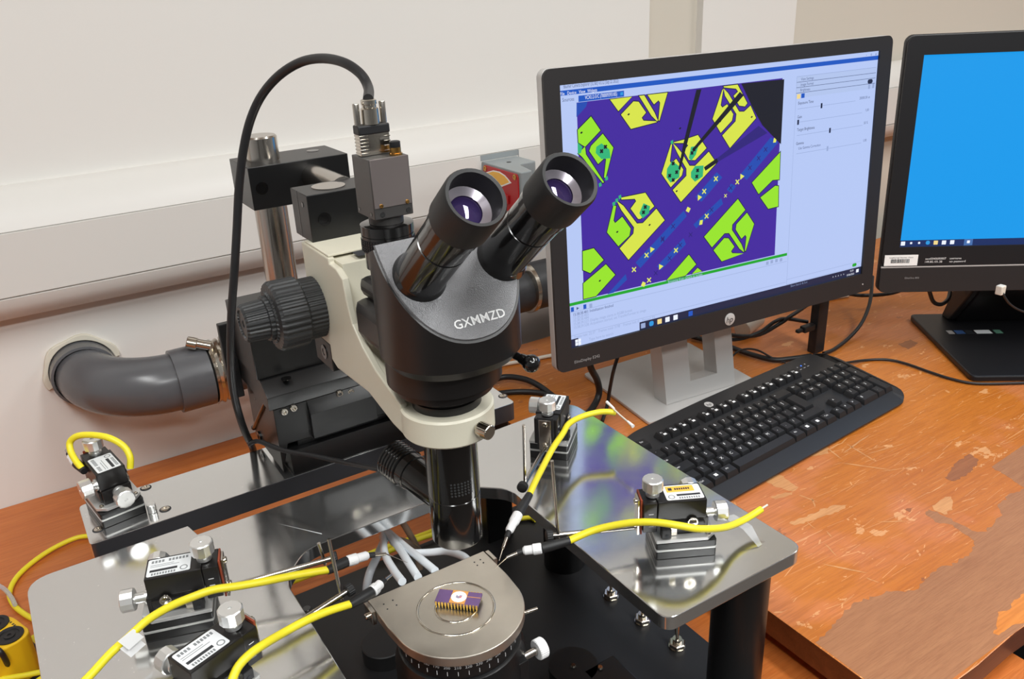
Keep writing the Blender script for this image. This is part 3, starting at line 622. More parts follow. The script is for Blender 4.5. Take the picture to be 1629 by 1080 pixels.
# side panel
pu = 0.1079
line((pu, -.153), (pu, 0.14), .0005, GRY, 2)
rows = [0.14,0.1327,0.1258,0.1187,0.112]
for k in range(4):
    sp([(pu, rows[k + 1]), (.257, rows[k + 1]), (.257, rows[k]), (pu, rows[k])], ROW, 1.5); line((pu, rows[k]), (.257, rows[k]), .0006, TXT if k else GRY, 2)
for s_, k in (('View Settings', 0), ('Image Format', 1), ('Brightness', 2)): tx(s_, pu + .0075, (rows[k] + rows[k + 1]) / 2, .0052, TXT, 3)
for (u, v), k in zip([(0.1126,0.1142),(0.1204,0.1145)], (6, BLU)): sp([(u - .003, v - .003), (u + .003, v - .003), (u + .003, v + .003), (u - .003, v + .003)], (FOL if k == 6 else BLU), 3)
u, v = (0.247,0.1219); sp(rrect(u - .005, v - .003, u + .005, v + .003, .0029, 4), TSK, 3)
for u, v in [(0.2459,0.1148),(0.2539,0.1152)]: sp([(u - .002, v - .003), (u + .002, v - .003), (u + .002, v + .003), (u - .002, v + .003)], GRY, 3)
for s_, p_, l0, l1, kn, fld in (('Exposure Time', (0.1126,0.1054), (0.1119,0.098), (0.2208,0.098), (0.156,0.0978), '20000,00 us'), ('Gain', (0.1124,0.0872), (0.1131,0.081), (0.2356,0.0804), (0.1141,0.0801), '1,00'),
                         ('Target Brightness', (0.1129,0.0701), (0.113,0.0625), (0.2383,0.0628), (0.1749,0.0624), '50 %'), ('Gamma', (0.1125,0.0516), (0.1135,0.0376), (0.2386,0.0382), (0.1724,0.0376), '1,00')):
    tx(s_, p_[0], p_[1], .0056, TSK, 3); line((l0[0], kn[1]), (l1[0], kn[1]), .0006, GRY, 2)
    sp([(kn[0] - .0016, kn[1] - .0034), (kn[0] + .0016, kn[1] - .0034), (kn[0] + .0016, kn[1] + .0034), (kn[0] - .0016, kn[1] + .0034)], TSK if s_ != 'Gamma' else GRY, 3)
    tx(fld, .249, kn[1] + .003, .0052, TXT, 3, 'RIGHT')
tx('Use Gamma Correction', 0.1172, 0.0447, .0052, TXT, 3)
b0 = -.142; line((pu, b0), (.257, b0), .0005, GRY, 2); line((pu, b0 - .0075), (.257, b0 - .0075), .0005, GRY, 2)
tx('Show Search & Sort', pu + .008, b0 - .0115, .005, GRY, 3); sp(rrect(.24, b0 - .006, .249, b0 - .001, .0024, 4), GBAR, 3)
# taskbar
tv = -.1505
sp([(-.2592, -.162), (.2592, -.162), (.2592, tv), (-.2592, tv)], TSK, 3)
su0 = -0.2471; su1 = -0.1518
sp([(su0, -.1615), (su1, -.1615), (su1, tv + .0002), (su0, tv + .0002)], W_, 4); tx('Type here to search', su0 + .016, -.1563, .0056, GRY, 5)
u, v = -.2475, -.1563
for du, dv in ((-.0022, -.0022), (.0022, -.0022), (-.0022, .0022), (.0022, .0022)): sp([(u + du - .002, v + dv - .002), (u + du + .002, v + dv - .002), (u + du + .002, v + dv + .002), (u + du - .002, v + dv + .002)], PW, 5)
for (px_, k) in zip([-0.146,-0.1325,-0.1191,-0.106,-0.0924,-0.0668], (GRY, EDG, FOL, PW, PW, BLU)):
    sp(rrect(px_ - .0036, -.1598, px_ + .0036, -.1528, .0026 if k == EDG else .0006, 4), k, 5)
tx('15:39', .243, -.1537, .0042, PW, 5, 'RIGHT'); tx('07/06/2023', .245, -.1592, .0042, PW, 5, 'RIGHT'); sp([(.249, -.1585), (.2545, -.1585), (.2545, -.1535), (.249, -.1535)], PW, 5)
for k in range(5): tx('^', .2 + k * .0055, -.1568, .0052, PW, 5)
for k in range(3): tx('-ox'[k], .235 + .009 * k, .1585, .006, TXT, 3)
m.build('screen', SMATS, t, smooth=False, recalc=False)
# stand
m = MB()
T0 = Matrix.Translation((.1345, .204, .006)) @ Matrix.Rotation(math.radians(-5.1), 4, 'Z') @ Matrix.Rotation(math.radians(-11), 4, 'X')
for a, b in (((0, 0, 0), (.048, .03, .24)), ((.100, 0, 0), (.134, .03, .24)), ((.048, 0, 0), (.100, .03, .026)), ((.048, 0, .13), (.100, .03, .24))): m.box(a, b, 0, T0)
m.build('column', SILV, t)
m = MB(); m.prism(rpoly([(.0774, .1783), (.3035, .1700), (.326, .36), (.102, .37)], [.006] * 4), .0005, .0055, 'z', .001); m.build('foot', SILV, t)
m = MB(); m.box((-.05, .0341, -.06), (.05, .06, .06), .004); m.local = True; m.build('mount', BLKP, t)

# ------------------------------------------------------------------ all-in-one computer
AX = Matrix((tuple((0.807898,-0.589322,0.0)) + (0,), tuple((0.588778,0.807152,-0.042962)) + (0,), tuple((0.025318,0.034709,0.999077)) + (0,), (0, 0, 0, 1))).transposed()
AX.translation = Vector((0.5348,0.1212,0.4851))
t = thing('desktop_computer', 'black all-in-one computer with a plain blue desktop on screen', 'computer', M=AX)
m = LB(); m.prism(rrect(-.026, -.361, .535, .0285, .012), .0014, .012, 'y', .002); m.prism(rrect(.0, -.34, .51, .01, .03), .0121, .05, 'y', .012); m.build('housing', BEZ, t)
m = LB(); ring_prism(m, rrect(-.0245, -.317, .5335, .0265, .011), rrect(0, -.2864, .509, 0, .0004), -.0028, .004); bz = m.build('bezel', BEZ2, t)
m = LB(); m.box((-.0245, -.0026, -.3195), (.5335, .0, -.3175)); m.build('trim_line', SILV, t)
m = LB(); m.prism(rpoly([(-.0245, -.3195), (.5335, -.3195), (.5335, -.3605), (-.0245, -.3605)], [0, 0, .011, .011]), -.0025, .003, 'y', .0008); m.build('chin', BEZ, t)
m = LB(); m.box((-.021, -.0032, -.316), (.030, -.0028, -.2985)); m.mi = 1
x = -.011
while x < .018:
    w_ = random.choice((.0006, .0009, .0013)); m.box((x, -.0035, -.3115), (x + w_, -.0032, -.3052)); x += w_ + random.choice((.0005, .0008))
m.text('Loughborough University - Physics', .0026, loc(.0045, -.3025, -.0036)); m.build('asset_sticker', [LABW, INK], bz)
m = LB(); m.text('swx0340000007', .0048, loc(.0415, -.3055, -.0031), 'LEFT'); m.text('149.80.101.38', .0048, loc(.0415, -.3105, -.0031), 'LEFT'); m.text('username', .0046, loc(.0785, -.3055, -.0031), 'LEFT'); m.text('ses password', .0046, loc(.0785, -.3105, -.0031), 'LEFT'); m.build('printed_label', LETT, bz)
m = LB(); m.text('EliteOne 800', .0042, loc(.014, -.3365), 'LEFT'); m.build('model_lettering', LETG, bz)
m = LB()
AM = [emit('desktop_blue', rgb(14, 156, 238), .95), emit('desktop_taskbar', rgb(22, 44, 96)), SMATS[PW], SMATS[EDG], SMATS[FOL], emit('desktop_active_tile', rgb(70, 110, 170))]
def ap(pts, k, z): m.mi = k; m.poly([(u, .0006 - z * .00006, v) for u, v in pts])
ap([(0, -.2864), (.509, -.2864), (.509, 0), (0, 0)], 0, 0); tb = -0.276
ap([(0, -.2864), (.509, -.2864), (.509, tb), (0, tb)], 1, 1)
for (u, v), k in zip([(0.0055,-0.281),(0.0179,-0.2805),(0.03,-0.2805),(0.0432,-0.2804),(0.0552,-0.2806),(0.0676,-0.2807),(0.08,-0.2805),(0.1045,-0.2805)], (2, 2, 2, 3, 4, 2, 2, 5)):
    r_ = .0032 if k != 5 else .006
    if k == 5: ap([(u - .0065, -.286), (u + .0065, -.286), (u + .0065, tb), (u - .0065, tb)], 5, 2); k = 2; r_ = .0022
    if abs(u - 0.0179) < 1e-6 or abs(u - 0.03) < 1e-6: r_ = .0016
    ap(rrect(u - r_, v - r_, u + r_, v + r_, r_ * .9 if k == 3 else .0006, 4), k, 3)
m.build('screen', AM, t, smooth=False, recalc=False)
# stand of the all-in-one
AB = Matrix.Translation((.5698, -.0151, .0)) @ Matrix.Rotation(math.radians(-36.1), 4, 'Z')
m = MB(); m.prism(rpoly([(0, -.002), (.335, -.002), (.335, .262), (0, .262)], [.012] * 4), .001, .0105, 'z', .002, AB); ft = m.build('foot', BEZ2, t)
m = MB()
for u, w_, mi_ in ((.033, .010, 0), (.046, .015, 1), (.064, .012, 3), (.080, .026, 2), (.112, .012, 4)):
    m.mi = mi_; m.box((u, .166, .0105), (u + w_, .181, .0108), 0, AB)
m.build('sticker', [LETG, mat('blue_sticker', rgb(52, 82, 130), .4), LAB, mat('dark_sticker', rgb(44, 46, 50), .4), mat('green_sticker', rgb(96, 142, 122), .4)], ft)
m = MB(); m.prism(rpoly([(.252, .0105), (.222, .0105), (.150, .10), (.135, .22), (.175, .22), (.205, .11)], [0, .004, .03, .004, .004, .03]), .066, .285, 'x', .003, AB)
m.build('stand_neck', BEZ2, t)
m = MB(); m.prism(rpoly([(.254, .0107), (.224, .0107), (.148, .10), (.133, .21), (.177, .21), (.208, .11)], [.004, .012, .03, .01, .01, .03]), .054, .0658, 'x', .003, AB); m.build('hinge_cover', KBODY, t)

# ------------------------------------------------------------------ keyboard
KA = Vector((0.997216,0.07457,0.0)); KB = Vector((-0.074138,0.991433,0.107538)); KN = KA.cross(KB)
KX = Matrix((tuple(KA) + (0,), tuple(KB) + (0,), tuple(KN) + (0,), (0, 0, 0, 1))).transposed(); KX.translation = Vector((0, 0, .022))
t = thing('keyboard', 'black full-size keyboard with white lettering in front of the monitor', 'keyboard', M=KX)
m = LB(); out_ = rpoly([(-.012, -.034), (.420, -.034), (.443, -.016), (.4475, .104), (.436, .126), (.418, .137), (.30, .139), (.16, .141), (.02, .139), (-.012, .128)], [.008, .012, .014, .012, .012, .03, .03, .03, .02, .012])
vt = [m.bm.verts.new((x, y, -.0082 - (.004 if y < -.03 else 0))) for x, y in out_]
KI = KX.inverted(); vb = []
for x, y in out_:
    p = KX @ Vector((x, y, -.012)); p.z = .0025 if y > -.03 else .004; vb.append(m.bm.verts.new(KI @ p))
n_ = len(out_); m.bm.faces.new(vb)
ym = -.0135
inner = [m.bm.verts.new((x * .995 + .001, max(y, ym) if y < ym else y - .002, -.0078)) for x, y in out_]
for k in range(n_):
    j = (k + 1) % n_; m.bm.faces.new((vb[k], vb[j], vt[j], vt[k])); m.bm.faces.new((vt[k], vt[j], inner[j], inner[k]))
m.bm.faces.new(inner); kb = m.build('body', KBODY, t, angle=25)
m = LB(); m.lathe([(.0068, 0), (.0068, .0006)], (.165, .1255, -.0078), (0, 0, 1), 24); m.mi = 1; m.text('hp', .0085, Matrix.Translation((.165, .1255, -.0070)) @ Matrix(((1, .22, 0, 0), (0, 1, 0, 0), (0, 0, 1, 0), (0, 0, 0, 1)))); m.build('maker_badge', [SILV, BEZ2], kb)
m = LB()
for k in range(3):
    m.mi = 1 if k == 1 else 0; m.lathe([(.0012, 0), (.0012, .0004)], (.365 + .0095 * k, .118, -.0078), (0, 0, 1), 10)
    m.mi = 0; m.box((.3625 + .0095 * k, .1105, -.0078), (.367 + .0095 * k, .1118, -.0076))
m.build('status_light', [LETG, emit('blue_led', rgb(60, 120, 250), 2.0)], kb)
U = .01905
KEYS = [(.5, 5.5, 1, 1, 'Esc')] + [(c, 5.5, 1, 1, 'F%d' % (i + 1)) for i, c in enumerate((2.5, 3.5, 4.5, 5.5, 7, 8, 9, 10, 11.5, 12.5, 13.5, 14.5))] + [(15.75 + k, 5.5, 1, 1, s) for k, s in enumerate(('Prt', 'Scr', 'Brk'))]
KEYS += [(.5 + k, 4, 1, 1, c) for k, c in enumerate('`1234567890-=')] + [(14, 4, 2, 1, '<-')]
KEYS += [(.75, 3, 1.5, 1, 'Tab')] + [(2 + k, 3, 1, 1, c) for k, c in enumerate('QWERTYUIOP[]')] + [(14.375, 2.5, 1.25, 2, '')]
KEYS += [(.875, 2, 1.75, 1, 'Caps')] + [(2.25 + k, 2, 1, 1, c) for k, c in enumerate("ASDFGHJKL;'#")]
KEYS += [(.625, 1, 1.25, 1, ''), (1.75, 1, 1, 1, '\\')] + [(2.75 + k, 1, 1, 1, c) for k, c in enumerate('ZXCVBNM,./')] + [(13.625, 1, 2.75, 1, '^')]
KEYS += [(.625, 0, 1.25, 1, 'Ctrl'), (1.875, 0, 1.25, 1, '#w'), (3.125, 0, 1.25, 1, 'Alt'), (6.875, 0, 6.25, 1, ''), (10.625, 0, 1.25, 1, 'Alt'), (11.875, 0, 1.25, 1, '#w'), (13.125, 0, 1.25, 1, '#w'), (14.375, 0, 1.25, 1, 'Ctrl')]
KEYS += [(15.75, 4, 1, 1, 'Ins'), (16.75, 4, 1, 1, 'Hm'), (17.75, 4, 1, 1, 'Up'), (15.75, 3, 1, 1, 'Del'), (16.75, 3, 1, 1, 'End'), (17.75, 3, 1, 1, 'Dn'), (16.75, 1, 1, 1, '^'), (15.75, 0, 1, 1, '<'), (16.75, 0, 1, 1, 'v'), (17.75, 0, 1, 1, '>')]
KEYS += [(19, 4, 1, 1, 'Num'), (20, 4, 1, 1, '/'), (21, 4, 1, 1, '*'), (22, 4, 1, 1, '-')] + [(19 + k % 3, 3 - k // 3, 1, 1, '789456123'[k]) for k in range(9)] + [(22, 2.5, 1, 2, '+'), (22, .5, 1, 2, ''), (19.5, 0, 2, 1, '0'), (21, 0, 1, 1, '.')]
for cx_, ry, wu, hu, s_ in KEYS:
    m = LB(); x_, y_ = cx_ * U, ry * U; a, b = wu * U / 2 - .0006, hu * U / 2 - .0006; fk = ry > 5
    h0, h1 = -.0078, (-.0005 if not fk else .0002); tp = .0027
    lo = [(x_ + sx * a, y_ + sy * b, h0) for sx, sy in ((-1, -1), (1, -1), (1, 1), (-1, 1))]
    md = [(x_ + sx * (a - tp * .8), y_ + .0008 + sy * (b - tp * .8), h1 - .0006) for sx, sy in ((-1, -1), (1, -1), (1, 1), (-1, 1))]
    hi = [(x_ + sx * (a - tp), y_ + .0008 + sy * (b - tp), h1) for sx, sy in ((-1, -1), (1, -1), (1, 1), (-1, 1))]
    L0, L1, L2 = [[m.bm.verts.new(p) for p in q_] for q_ in (lo, md, hi)]
    for P_, Q_ in ((L0, L1), (L1, L2)):
        for k in range(4): m.bm.faces.new((P_[k], P_[(k + 1) % 4], Q_[(k + 1) % 4], Q_[k]))
    m.bm.faces.new(L2); bmesh.ops.recalc_face_normals(m.bm, faces=m.bm.faces)
    m.mi = 1
    if s_ == '#w':
        m.box((x_ - .0026, y_ - .0012, h1), (x_ + .0026, y_ + .0034, h1 + .00012))
    elif s_:
        m.text(s_, .0064 if len(s_) == 1 else .0042, Matrix.Translation((x_ - (.0018 if wu <= 1.3 else wu * U * .3), y_ + .0022, h1 + .0001)))
        if fk and s_[0] == 'F' or s_ in ('Prt', 'Scr', 'Brk'): m.box((x_ - .002, y_ - .0045, h1), (x_ + .003, y_ - .001, h1 + .00012))
    m.build('key', [KEYM, LETT], t, recalc=False)

# ------------------------------------------------------------------ things behind the monitor
t = thing('dock_box', 'narrow black upright box standing behind the right end of the keyboard', 'box', (.468, .205, 0))
m = MB(); m.box((.464, .197, .0005), (.4885, .214, .16), .002); m.build('case', BLKP, t)
m = MB(); m.box((.437, .200, .045), (.4639, .2125, .056), .002); m.box((.424, .203, .047), (.4375, .211, .053), .002); m.build('plug', RUB, t)
t = thing('label_roll', 'small white roll lying on the desk behind the monitor stand', 'roll', (.30, .35, .012))
p0 = Vector((0.4189,0.3214,0.018)); m = MB(); m.cyl(p0, p0 + Vector((.055, .015, .004)), .016, ch=.001); m.build('paper', CABLEW, t)

def cable(name, label, pts, r, mt, cat='cable', group=None, seg=10):
    m_ = MB(); m_.tube(pts, r, seg); o_ = m_.build(name, mt, angle=60); ROOTM[o_.name] = Matrix.Identity(4); return tag(o_, label, cat, group)
cable('power_cable', 'thick black cable drooping under the right side of the monitor toward the computer', [(0.243,0.2842,0.1024),(0.2856,0.2545,0.0703),(0.3719,0.2509,0.0419),(0.4351,0.2529,0.0468),(0.4668,0.2512,0.0569),(0.6022,0.2824,0.0558),(0.6919,0.2785,0.0309),(0.7433,0.2478,0.0327),(0.8062,0.2389,0.0412)], .0035, CABLE)
cable('video_cable', 'black cable with a bulge curving from the monitor stand to the upright box', [(0.2642,0.283,0.0754),(0.3207,0.2589,0.046),(0.3774,0.2494,0.0455),(0.4211,0.2524,0.0541),(0.4501,0.2528,0.0524),(0.4847,0.2336,0.0438)], .0033, CABLE)
cable('mains_cable', 'black cable hanging down beside the upright black box', [(0.7258,0.2828,0.06),(0.6669,0.2417,0.035),(0.6075,0.2127,0.018),(0.555,0.1989,0.006),(0.4972,0.1851,0.005),(0.4714,0.1853,0.005)], .0032, CABLE)
cable('desk_cable', 'black cable lying flat on the desk between monitor stand and keyboard', [(0.3475,0.3734,0.006),(0.3648,0.3133,0.006),(0.3711,0.2609,0.006),(0.3846,0.2178,0.006),(0.4145,0.201,0.006),(0.4451,0.19,0.006)], .0045, CABLE)
cable('thin_cable', 'thin black cable looped in front of the monitor stand column', [(0.2537,0.2042,0.004),(0.2719,0.2123,0.02),(0.2933,0.2247,0.035),(0.3269,0.2333,0.035),(0.3605,0.232,0.025),(0.385,0.2184,0.008),(0.3947,0.1997,0.004)], .0017, CABLE)
cable('keyboard_cable', 'thin black keyboard lead curving across the desk to the computer stand', [(0.45,0.1318,0.012),(0.5047,0.1294,0.003),(0.5347,0.1093,0.003),(0.5456,0.082,0.003),(0.5473,0.0384,0.003),(0.5512,0.0036,0.003),(0.5667,-0.028,0.003),(0.6234,-0.0687,0.003),(0.6818,-0.1053,0.003)], .0022, CABLE)
cable('wall_cable', 'thin white cable running along the back of the desk', [(-0.0343,0.4852,0.004),(0.0155,0.4845,0.004),(0.0597,0.4729,0.004),(0.1061,0.4633,0.004),(0.1968,0.437,0.004),(0.3098,0.3981,0.004),(0.4666,0.3808,0.004),(0.5736,0.3694,0.004),(0.6661,0.3559,0.004),(0.7354,0.336,0.004)], .0035, CABLEW)
cable('microscope_lead', 'black cable arching out from behind the microscope, upper of the two', [(-0.1546,0.4244,-0.046),(-0.0945,0.459,-0.035),(-0.0859,0.4208,0.008),(-0.0543,0.4305,0.008),(-0.0192,0.4284,0.012),(0.0006,0.402,0.014),(0.0102,0.3709,0.012),(0.0162,0.336,0.004)], .0048, CABLE)
cable('stage_lead', 'black cable coming from behind the microscope, lower of the two', [(-0.1895,0.3787,-0.046),(-0.1215,0.4208,-0.035),(-0.111,0.3833,0.008),(-0.0763,0.3939,0.007),(-0.0424,0.3921,0.005),(-0.0119,0.3744,0.005),(0.011,0.3458,0.005),(0.0222,0.3023,0.005)], .0045, CABLE)
cable('monitor_lead', 'thick black cable hanging below the left corner of the monitor', [(0.0293,0.2625,0.1027),(0.033,0.26,0.077),(0.0544,0.2724,0.045),(0.0609,0.2761,0.02),(0.0456,0.2691,0.006),(0.0135,0.2506,0.006),(-0.0166,0.2492,0.006)], .0052, CABLE)
cable('monitor_signal_lead', 'thin black cable hanging below the monitor beside the thick one', [(0.0624,0.2305,0.1049),(0.0544,0.2334,0.0756),(0.062,0.2514,0.035),(0.0593,0.254,0.008),(0.0271,0.2255,0.004)], .0028, CABLE)
cable('screen_lead', 'black cable looped below the lower left corner of the computer screen', [(0.6385,0.116,0.0995),(0.6491,0.1113,0.0779),(0.6681,0.1082,0.0697),(0.6987,0.1149,0.0696),(0.7248,0.1277,0.0761)], .0035, CABLE)
hl = cable('headset_lead', 'thin dark lead hanging from a white plug under the computer screen', [(0.5742,-0.0303,0.1618),(0.5749,-0.0369,0.1496),(0.59,-0.042,0.1325),(0.6241,-0.0466,0.1144),(0.6684,-0.0547,0.1017)], .0018, CABLE)
m = MB(); p = Vector((0.5733,-0.0315,0.1584)); m.box(tuple(p - Vector((.006, .005, .008))), tuple(p + Vector((.006, .005, .006))), .0015); m.build('plug', CABLEW, hl)

# ------------------------------------------------------------------ probe station base
t = thing('base_plate', 'flat black metal plate under the chuck with three toggle switches', 'base plate', (-.425, -.1, TZ))
m = MB(); m.box((-.71, -.345, -.042), (-.14, .162, -.03), .001); bp = m.build('plate', BPLATE, t)
for x in (-.69, -.16):
    for y in (-.33, .14):
        m = MB(); m.cyl((x, y, TZ + .0002), (x, y, -.0421), .012); m.build('foot', RUB, t)
for (x, y) in [(-0.1786,-0.0512),(-0.1758,-0.1014),(-0.1712,-0.1502)]:
    m = MB(); m.lathe([(.0085, 0), (.0085, .0018)], (x, y, -.03), (0, 0, 1), 24); m.lathe([(.0088, 0), (.0088, .0042), (.0078, .005)], (x, y, -.0281), (0, 0, 1), 6); m.lathe([(.0048, 0), (.0048, .0045)], (x, y, -.0230), (0, 0, 1), 16)
    sw = m.build('toggle_switch', NICK, t)
    m = MB(); m.tube([(x, y, -.0185), (x + .002, y + .003, -.011), (x + .004, y + .0055, -.004)], lambda q_: .0016 + .0015 * q_, 12); m.build('lever', NICK, sw)
m = MB(); p = (-0.4254,0.0149,-0.02); m.lathe([(.0235, 0), (.0235, .017), (.0225, .018)], (p[0], p[1], -.03), (0, 0, 1), 40); m.build('end_cap', RUB, t)
for a, b in (((-0.494,0.1288),(-0.1694,0.0413)),):
    pass
m = MB(); x, y = (-0.4688,0.132); m.lathe([(.005, 0), (.0045, .0006)], (x, y, -.03), (0, 0, 1), 16); m.build('fixing_hole', BLKG, t)
m = MB(); x, y = (-0.17,0.0431); m.lathe([(.026, 0), (.026, .02), (.022, .024)], (x, y, -.03), (0, 0, 1), 32); m.build('rubber_foot', RUB, t)
m = MB(); x, y = (-0.2916,-0.1333); m.lathe([(.024, 0), (.024, .03)], (x, y, -.03), (0, 0, 1), 32); x2, y2 = (-0.2692,-0.1569); m.box((x2 - .02, y2 - .03, -.03), (x2 + .018, y2 + .012, .0), .002)
m.build('screw_block', BLK, t)
for (x, y, z) in [(-0.2929,-0.1354,0.002),(-0.2732,-0.1522,0.002)]:
    m = MB(); m.lathe([(.0028, 0), (.0022, .0016)], (x, y, z - .001), (0, 0, 1), 12); m.build('screw', NICK, t)

# ------------------------------------------------------------------ U shaped platen on legs
t = thing('platen', 'polished U-shaped metal platen on four thick black legs', 'platen', (-.43, -.1, TZ))
out_ = [(-.711, -.272), (-.5265, -.272), (-.527, -.052), (-.498, -.0215), (-.333, -.0205), (-.302, -.048), (-.302, -.271), (-.148, -.272), (-.148, .0625), (-.26, .0585), (-.572, .0585), (-.576, .0775), (-.711, .0775)]
out_ = rpoly(out_, [.02, .008, .014, .014, .014, .014, .012, .014, .02, .0, .0, .0, .022], 7)
m = MB(); m.prism(out_, .147, .16, 'z', .0007); m.build('plate', PLATE, t)
for x, y in ((-.184, -.238), (-.675, -.238), (-.184, .03), (-.675, .03)):
    m = MB(); m.lathe([(.0235, 0), (.0245, .001), (.0245, .1955), (.0235, .1967)], (x, y, TZ + .0002), (0, 0, 1), 40); m.build('leg', BLK, t)

a_, b_ = Vector((-0.5069,0.0318,0.1602)), Vector((-0.4784,-0.0089,0.1602)); m = MB(); n_ = Vector((.0002, .0007, 0))
m.poly([tuple(a_), tuple(a_.lerp(b_, .6) - n_ * .5), tuple(b_ - n_), tuple(b_ + n_), tuple(a_.lerp(b_, .6) + n_ * .4)]); m.build('scratch', LAB, t, smooth=False)
# ------------------------------------------------------------------ back rail
t = thing('back_rail', 'long aluminium beam behind the platen carrying the microscope stage', 'beam', (-.43, .138, TZ))
m = MB(); m.prism(rpoly([(-.657, .1), (-.2, .1), (-.2, .176), (-.657, .176)], .006), .138, .16, 'z', .0006); o = m.build('beam', [PLATE, mat('beam_dark_reflection', rgb(84, 84, 88), .34, metal=.7)], t)  # front face coloured dark to paint in the reflection of dark surroundings
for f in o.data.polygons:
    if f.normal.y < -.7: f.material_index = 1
for x0, x1 in ((-.655, -.625), (-.24, -.203)):
    m = MB(); m.box((x0, .112, TZ + .0003), (x1, .172, .1378), .002); m.build('post', ALU if x0 < -.5 else BLK, t)
for (x, y) in [(-0.5958,0.1699),(-0.5878,0.1185),(-0.6466,0.1217),(-0.2031,0.1223)]:
    m = MB(); m.mi = 1; m.lathe([(.0055, 0), (.0055, .0002)], (x, y, .16), (0, 0, 1), 24); m.mi = 0
    m.lathe([(.0042, 0), (.0042, .0006), (.003, .0014), (.0016, .0014), (.0016, .0006)], (x, y, .1602), (0, 0, 1), 20); m.build('screw', [NICK, INK], t)
m = MB(); x, y = (-0.5988,0.1212); m.cyl((x, y, .1601), (x, y, .169), .0042, ch=.0005); m.build('peg', ALU, t)

# ------------------------------------------------------------------ sliding stage
t = thing('sliding_stage', 'stack of black metal slides bolted on the beam behind the microscope', 'stage', (-.43, .14, .16))
m = MB(); m.box((-.466, .101, .1602), (-.33, .176, .188), .0008); m.box((-.455, .108, .188), (-.30, .176, .194), .0006); m.build('base_slide', BLK, t)
m = MB(); m.prism([(-.474, .235), (-.474, .1645), (-.465, .1942), (-.31, .1942), (-.31, .235)], .107, .2, 'y', .0006)
m.prism([(.1, .222), (.107, .235), (.107, .1945), (.1, .1945)], -.44, -.37, 'x', .0004); m.build('middle_slide', BLK, t)
m = MB(); m.prism([(.107, .2352), (.2, .2352), (.2, .262), (.122, .262), (.105, .25)], -.478, -.315, 'x', .0006); m.build('top_slide', BLK, t)
m = MB(); m.box((-.480, .125, .2622), (-.40, .2, .325), .0008); m.build('tower', BLK, t)
m = MB(); m.box((-.492, .198, .215), (-.478, .206, .30), .001); m.build('side_plate', BLKS, t)
for (x, y, z) in [(-0.4637,0.1065,0.2305),(-0.454,0.1065,0.2316),(-0.4055,0.1065,0.2326),(-0.3934,0.1065,0.2303)]:
    m = MB(); screw_head(m, (x, y + .0006, z), (0, -1, 0), .004, .0026); m.build('screw', NICK, t)
m = MB()
for (x, y, z) in [(-0.474,0.2138,0.2164),(-0.474,0.1727,0.2211),(-0.474,0.1319,0.2265)]: m.lathe([(.0014, 0), (.0014, .0003)], (-.4741, y, z), (-1, 0, 0), 10)
m.lathe([(.005, 0), (.005, .0006), (.003, .0006), (.003, .0003)], (-0.474,0.0907,0.2702)[:0] or (-.455, .112, .262), (0, 0, 1), 16)
p = Vector((-0.475,0.1988,0.1752)); q_ = Vector((-0.475,0.1282,0.2355)); m.cyl(p, q_, .0022); m.ball(tuple(p), .003); m.lathe([(.006, 0), (.006, .002), (.003, .002), (.003, .0005)], (-0.474,0.1812,0.1719), (-1, 0, 0), 18)
m.build('lock_handle', BLKG, t)

# ------------------------------------------------------------------ post and clamps
m = MB(); m.lathe([(.031, 0), (.033, .002), (.033, .03), (.031, .032)], (-.327, .1065, .212), (0, -1, 0), 40); dr = m.build('stage_drum', BLKS, t)
m = MB(); m.tube([(-.327 - .022 * math.cos(math.radians(a)), .0742, .212 - .022 * math.sin(math.radians(a))) for a in range(-10, 75, 8)], .0008, 6); a_ = math.radians(74); p_ = Vector((-.327 - .022 * math.cos(a_), .0742, .212 - .022 * math.sin(a_)))
m.poly([tuple(p_ + Vector((.005, -.0004, -.001))), tuple(p_ + Vector((-.001, -.0004, -.003))), tuple(p_ + Vector((.0005, -.0004, .0035)))]); m.build('arrow_mark', LETT, dr)
t = thing('clamp_stand', 'steel post with two square black clamp blocks behind the camera', 'stand', (-.4357, .14, .325))
m = MB(); m.lathe([(.0152, 0), (.0152, .165), (.014, .1665)], (-.4357, .14, .3252), (0, 0, 1), 40); m.build('post', STEEL, t)
m = MB(); m.box((-.4592, .11, .4312), (-.3650, .168, .4697), .0006); c1 = m.build('upper_clamp', BLK, t)
m = MB(); m.lathe([(.0055, 0), (.0055, .0004), (.003, .0004), (.003, -.001)], (-.4492, .1098, .4505), (0, -1, 0), 24); m.build('set_screw', BLKG, c1)
m = MB(); m.lathe([(.006, 0), (.006, .0003)], (-.385, .148, .4697), (0, 0, 1), 20); m.build('screw_socket', BLKG, c1)
m = MB(); m.lathe([(.0115, 0), (.0115, .072)], (-.4005, .1098, .4535), (0, -1, 0), 32); m.build('cross_rod', STEEL, t)
m = MB(); m.box((-.4462, .0205 - .0205, .4242), (-.388, .0385, .4627), .0006); c2 = m.build('lower_clamp', BLK, t)
m = MB(); m.lathe([(.0055, 0), (.0055, .0004), (.003, .0004), (.003, -.001)], (-.4337, -.0002, .4418), (0, -1, 0), 24); m.build('set_screw', BLKG, c2)
m = MB(); m.lathe([(.0022, 0), (.0022, .0002)], (-.4463, .012, .4535), (-1, 0, 0), 14); m.build('pin_hole', BLKG, c2)
m = MB(); m.box((-.4464, .0228, .4243), (-.4425, .0236, .4628)); m.build('slit', BLKG, c2)
m = MB(); m.lathe([(.0138, 0), (.0138, .1352)], (-.4195, .021, .3282), (0, 0, 1), 36); m.build('drop_rod', STEEL, t)

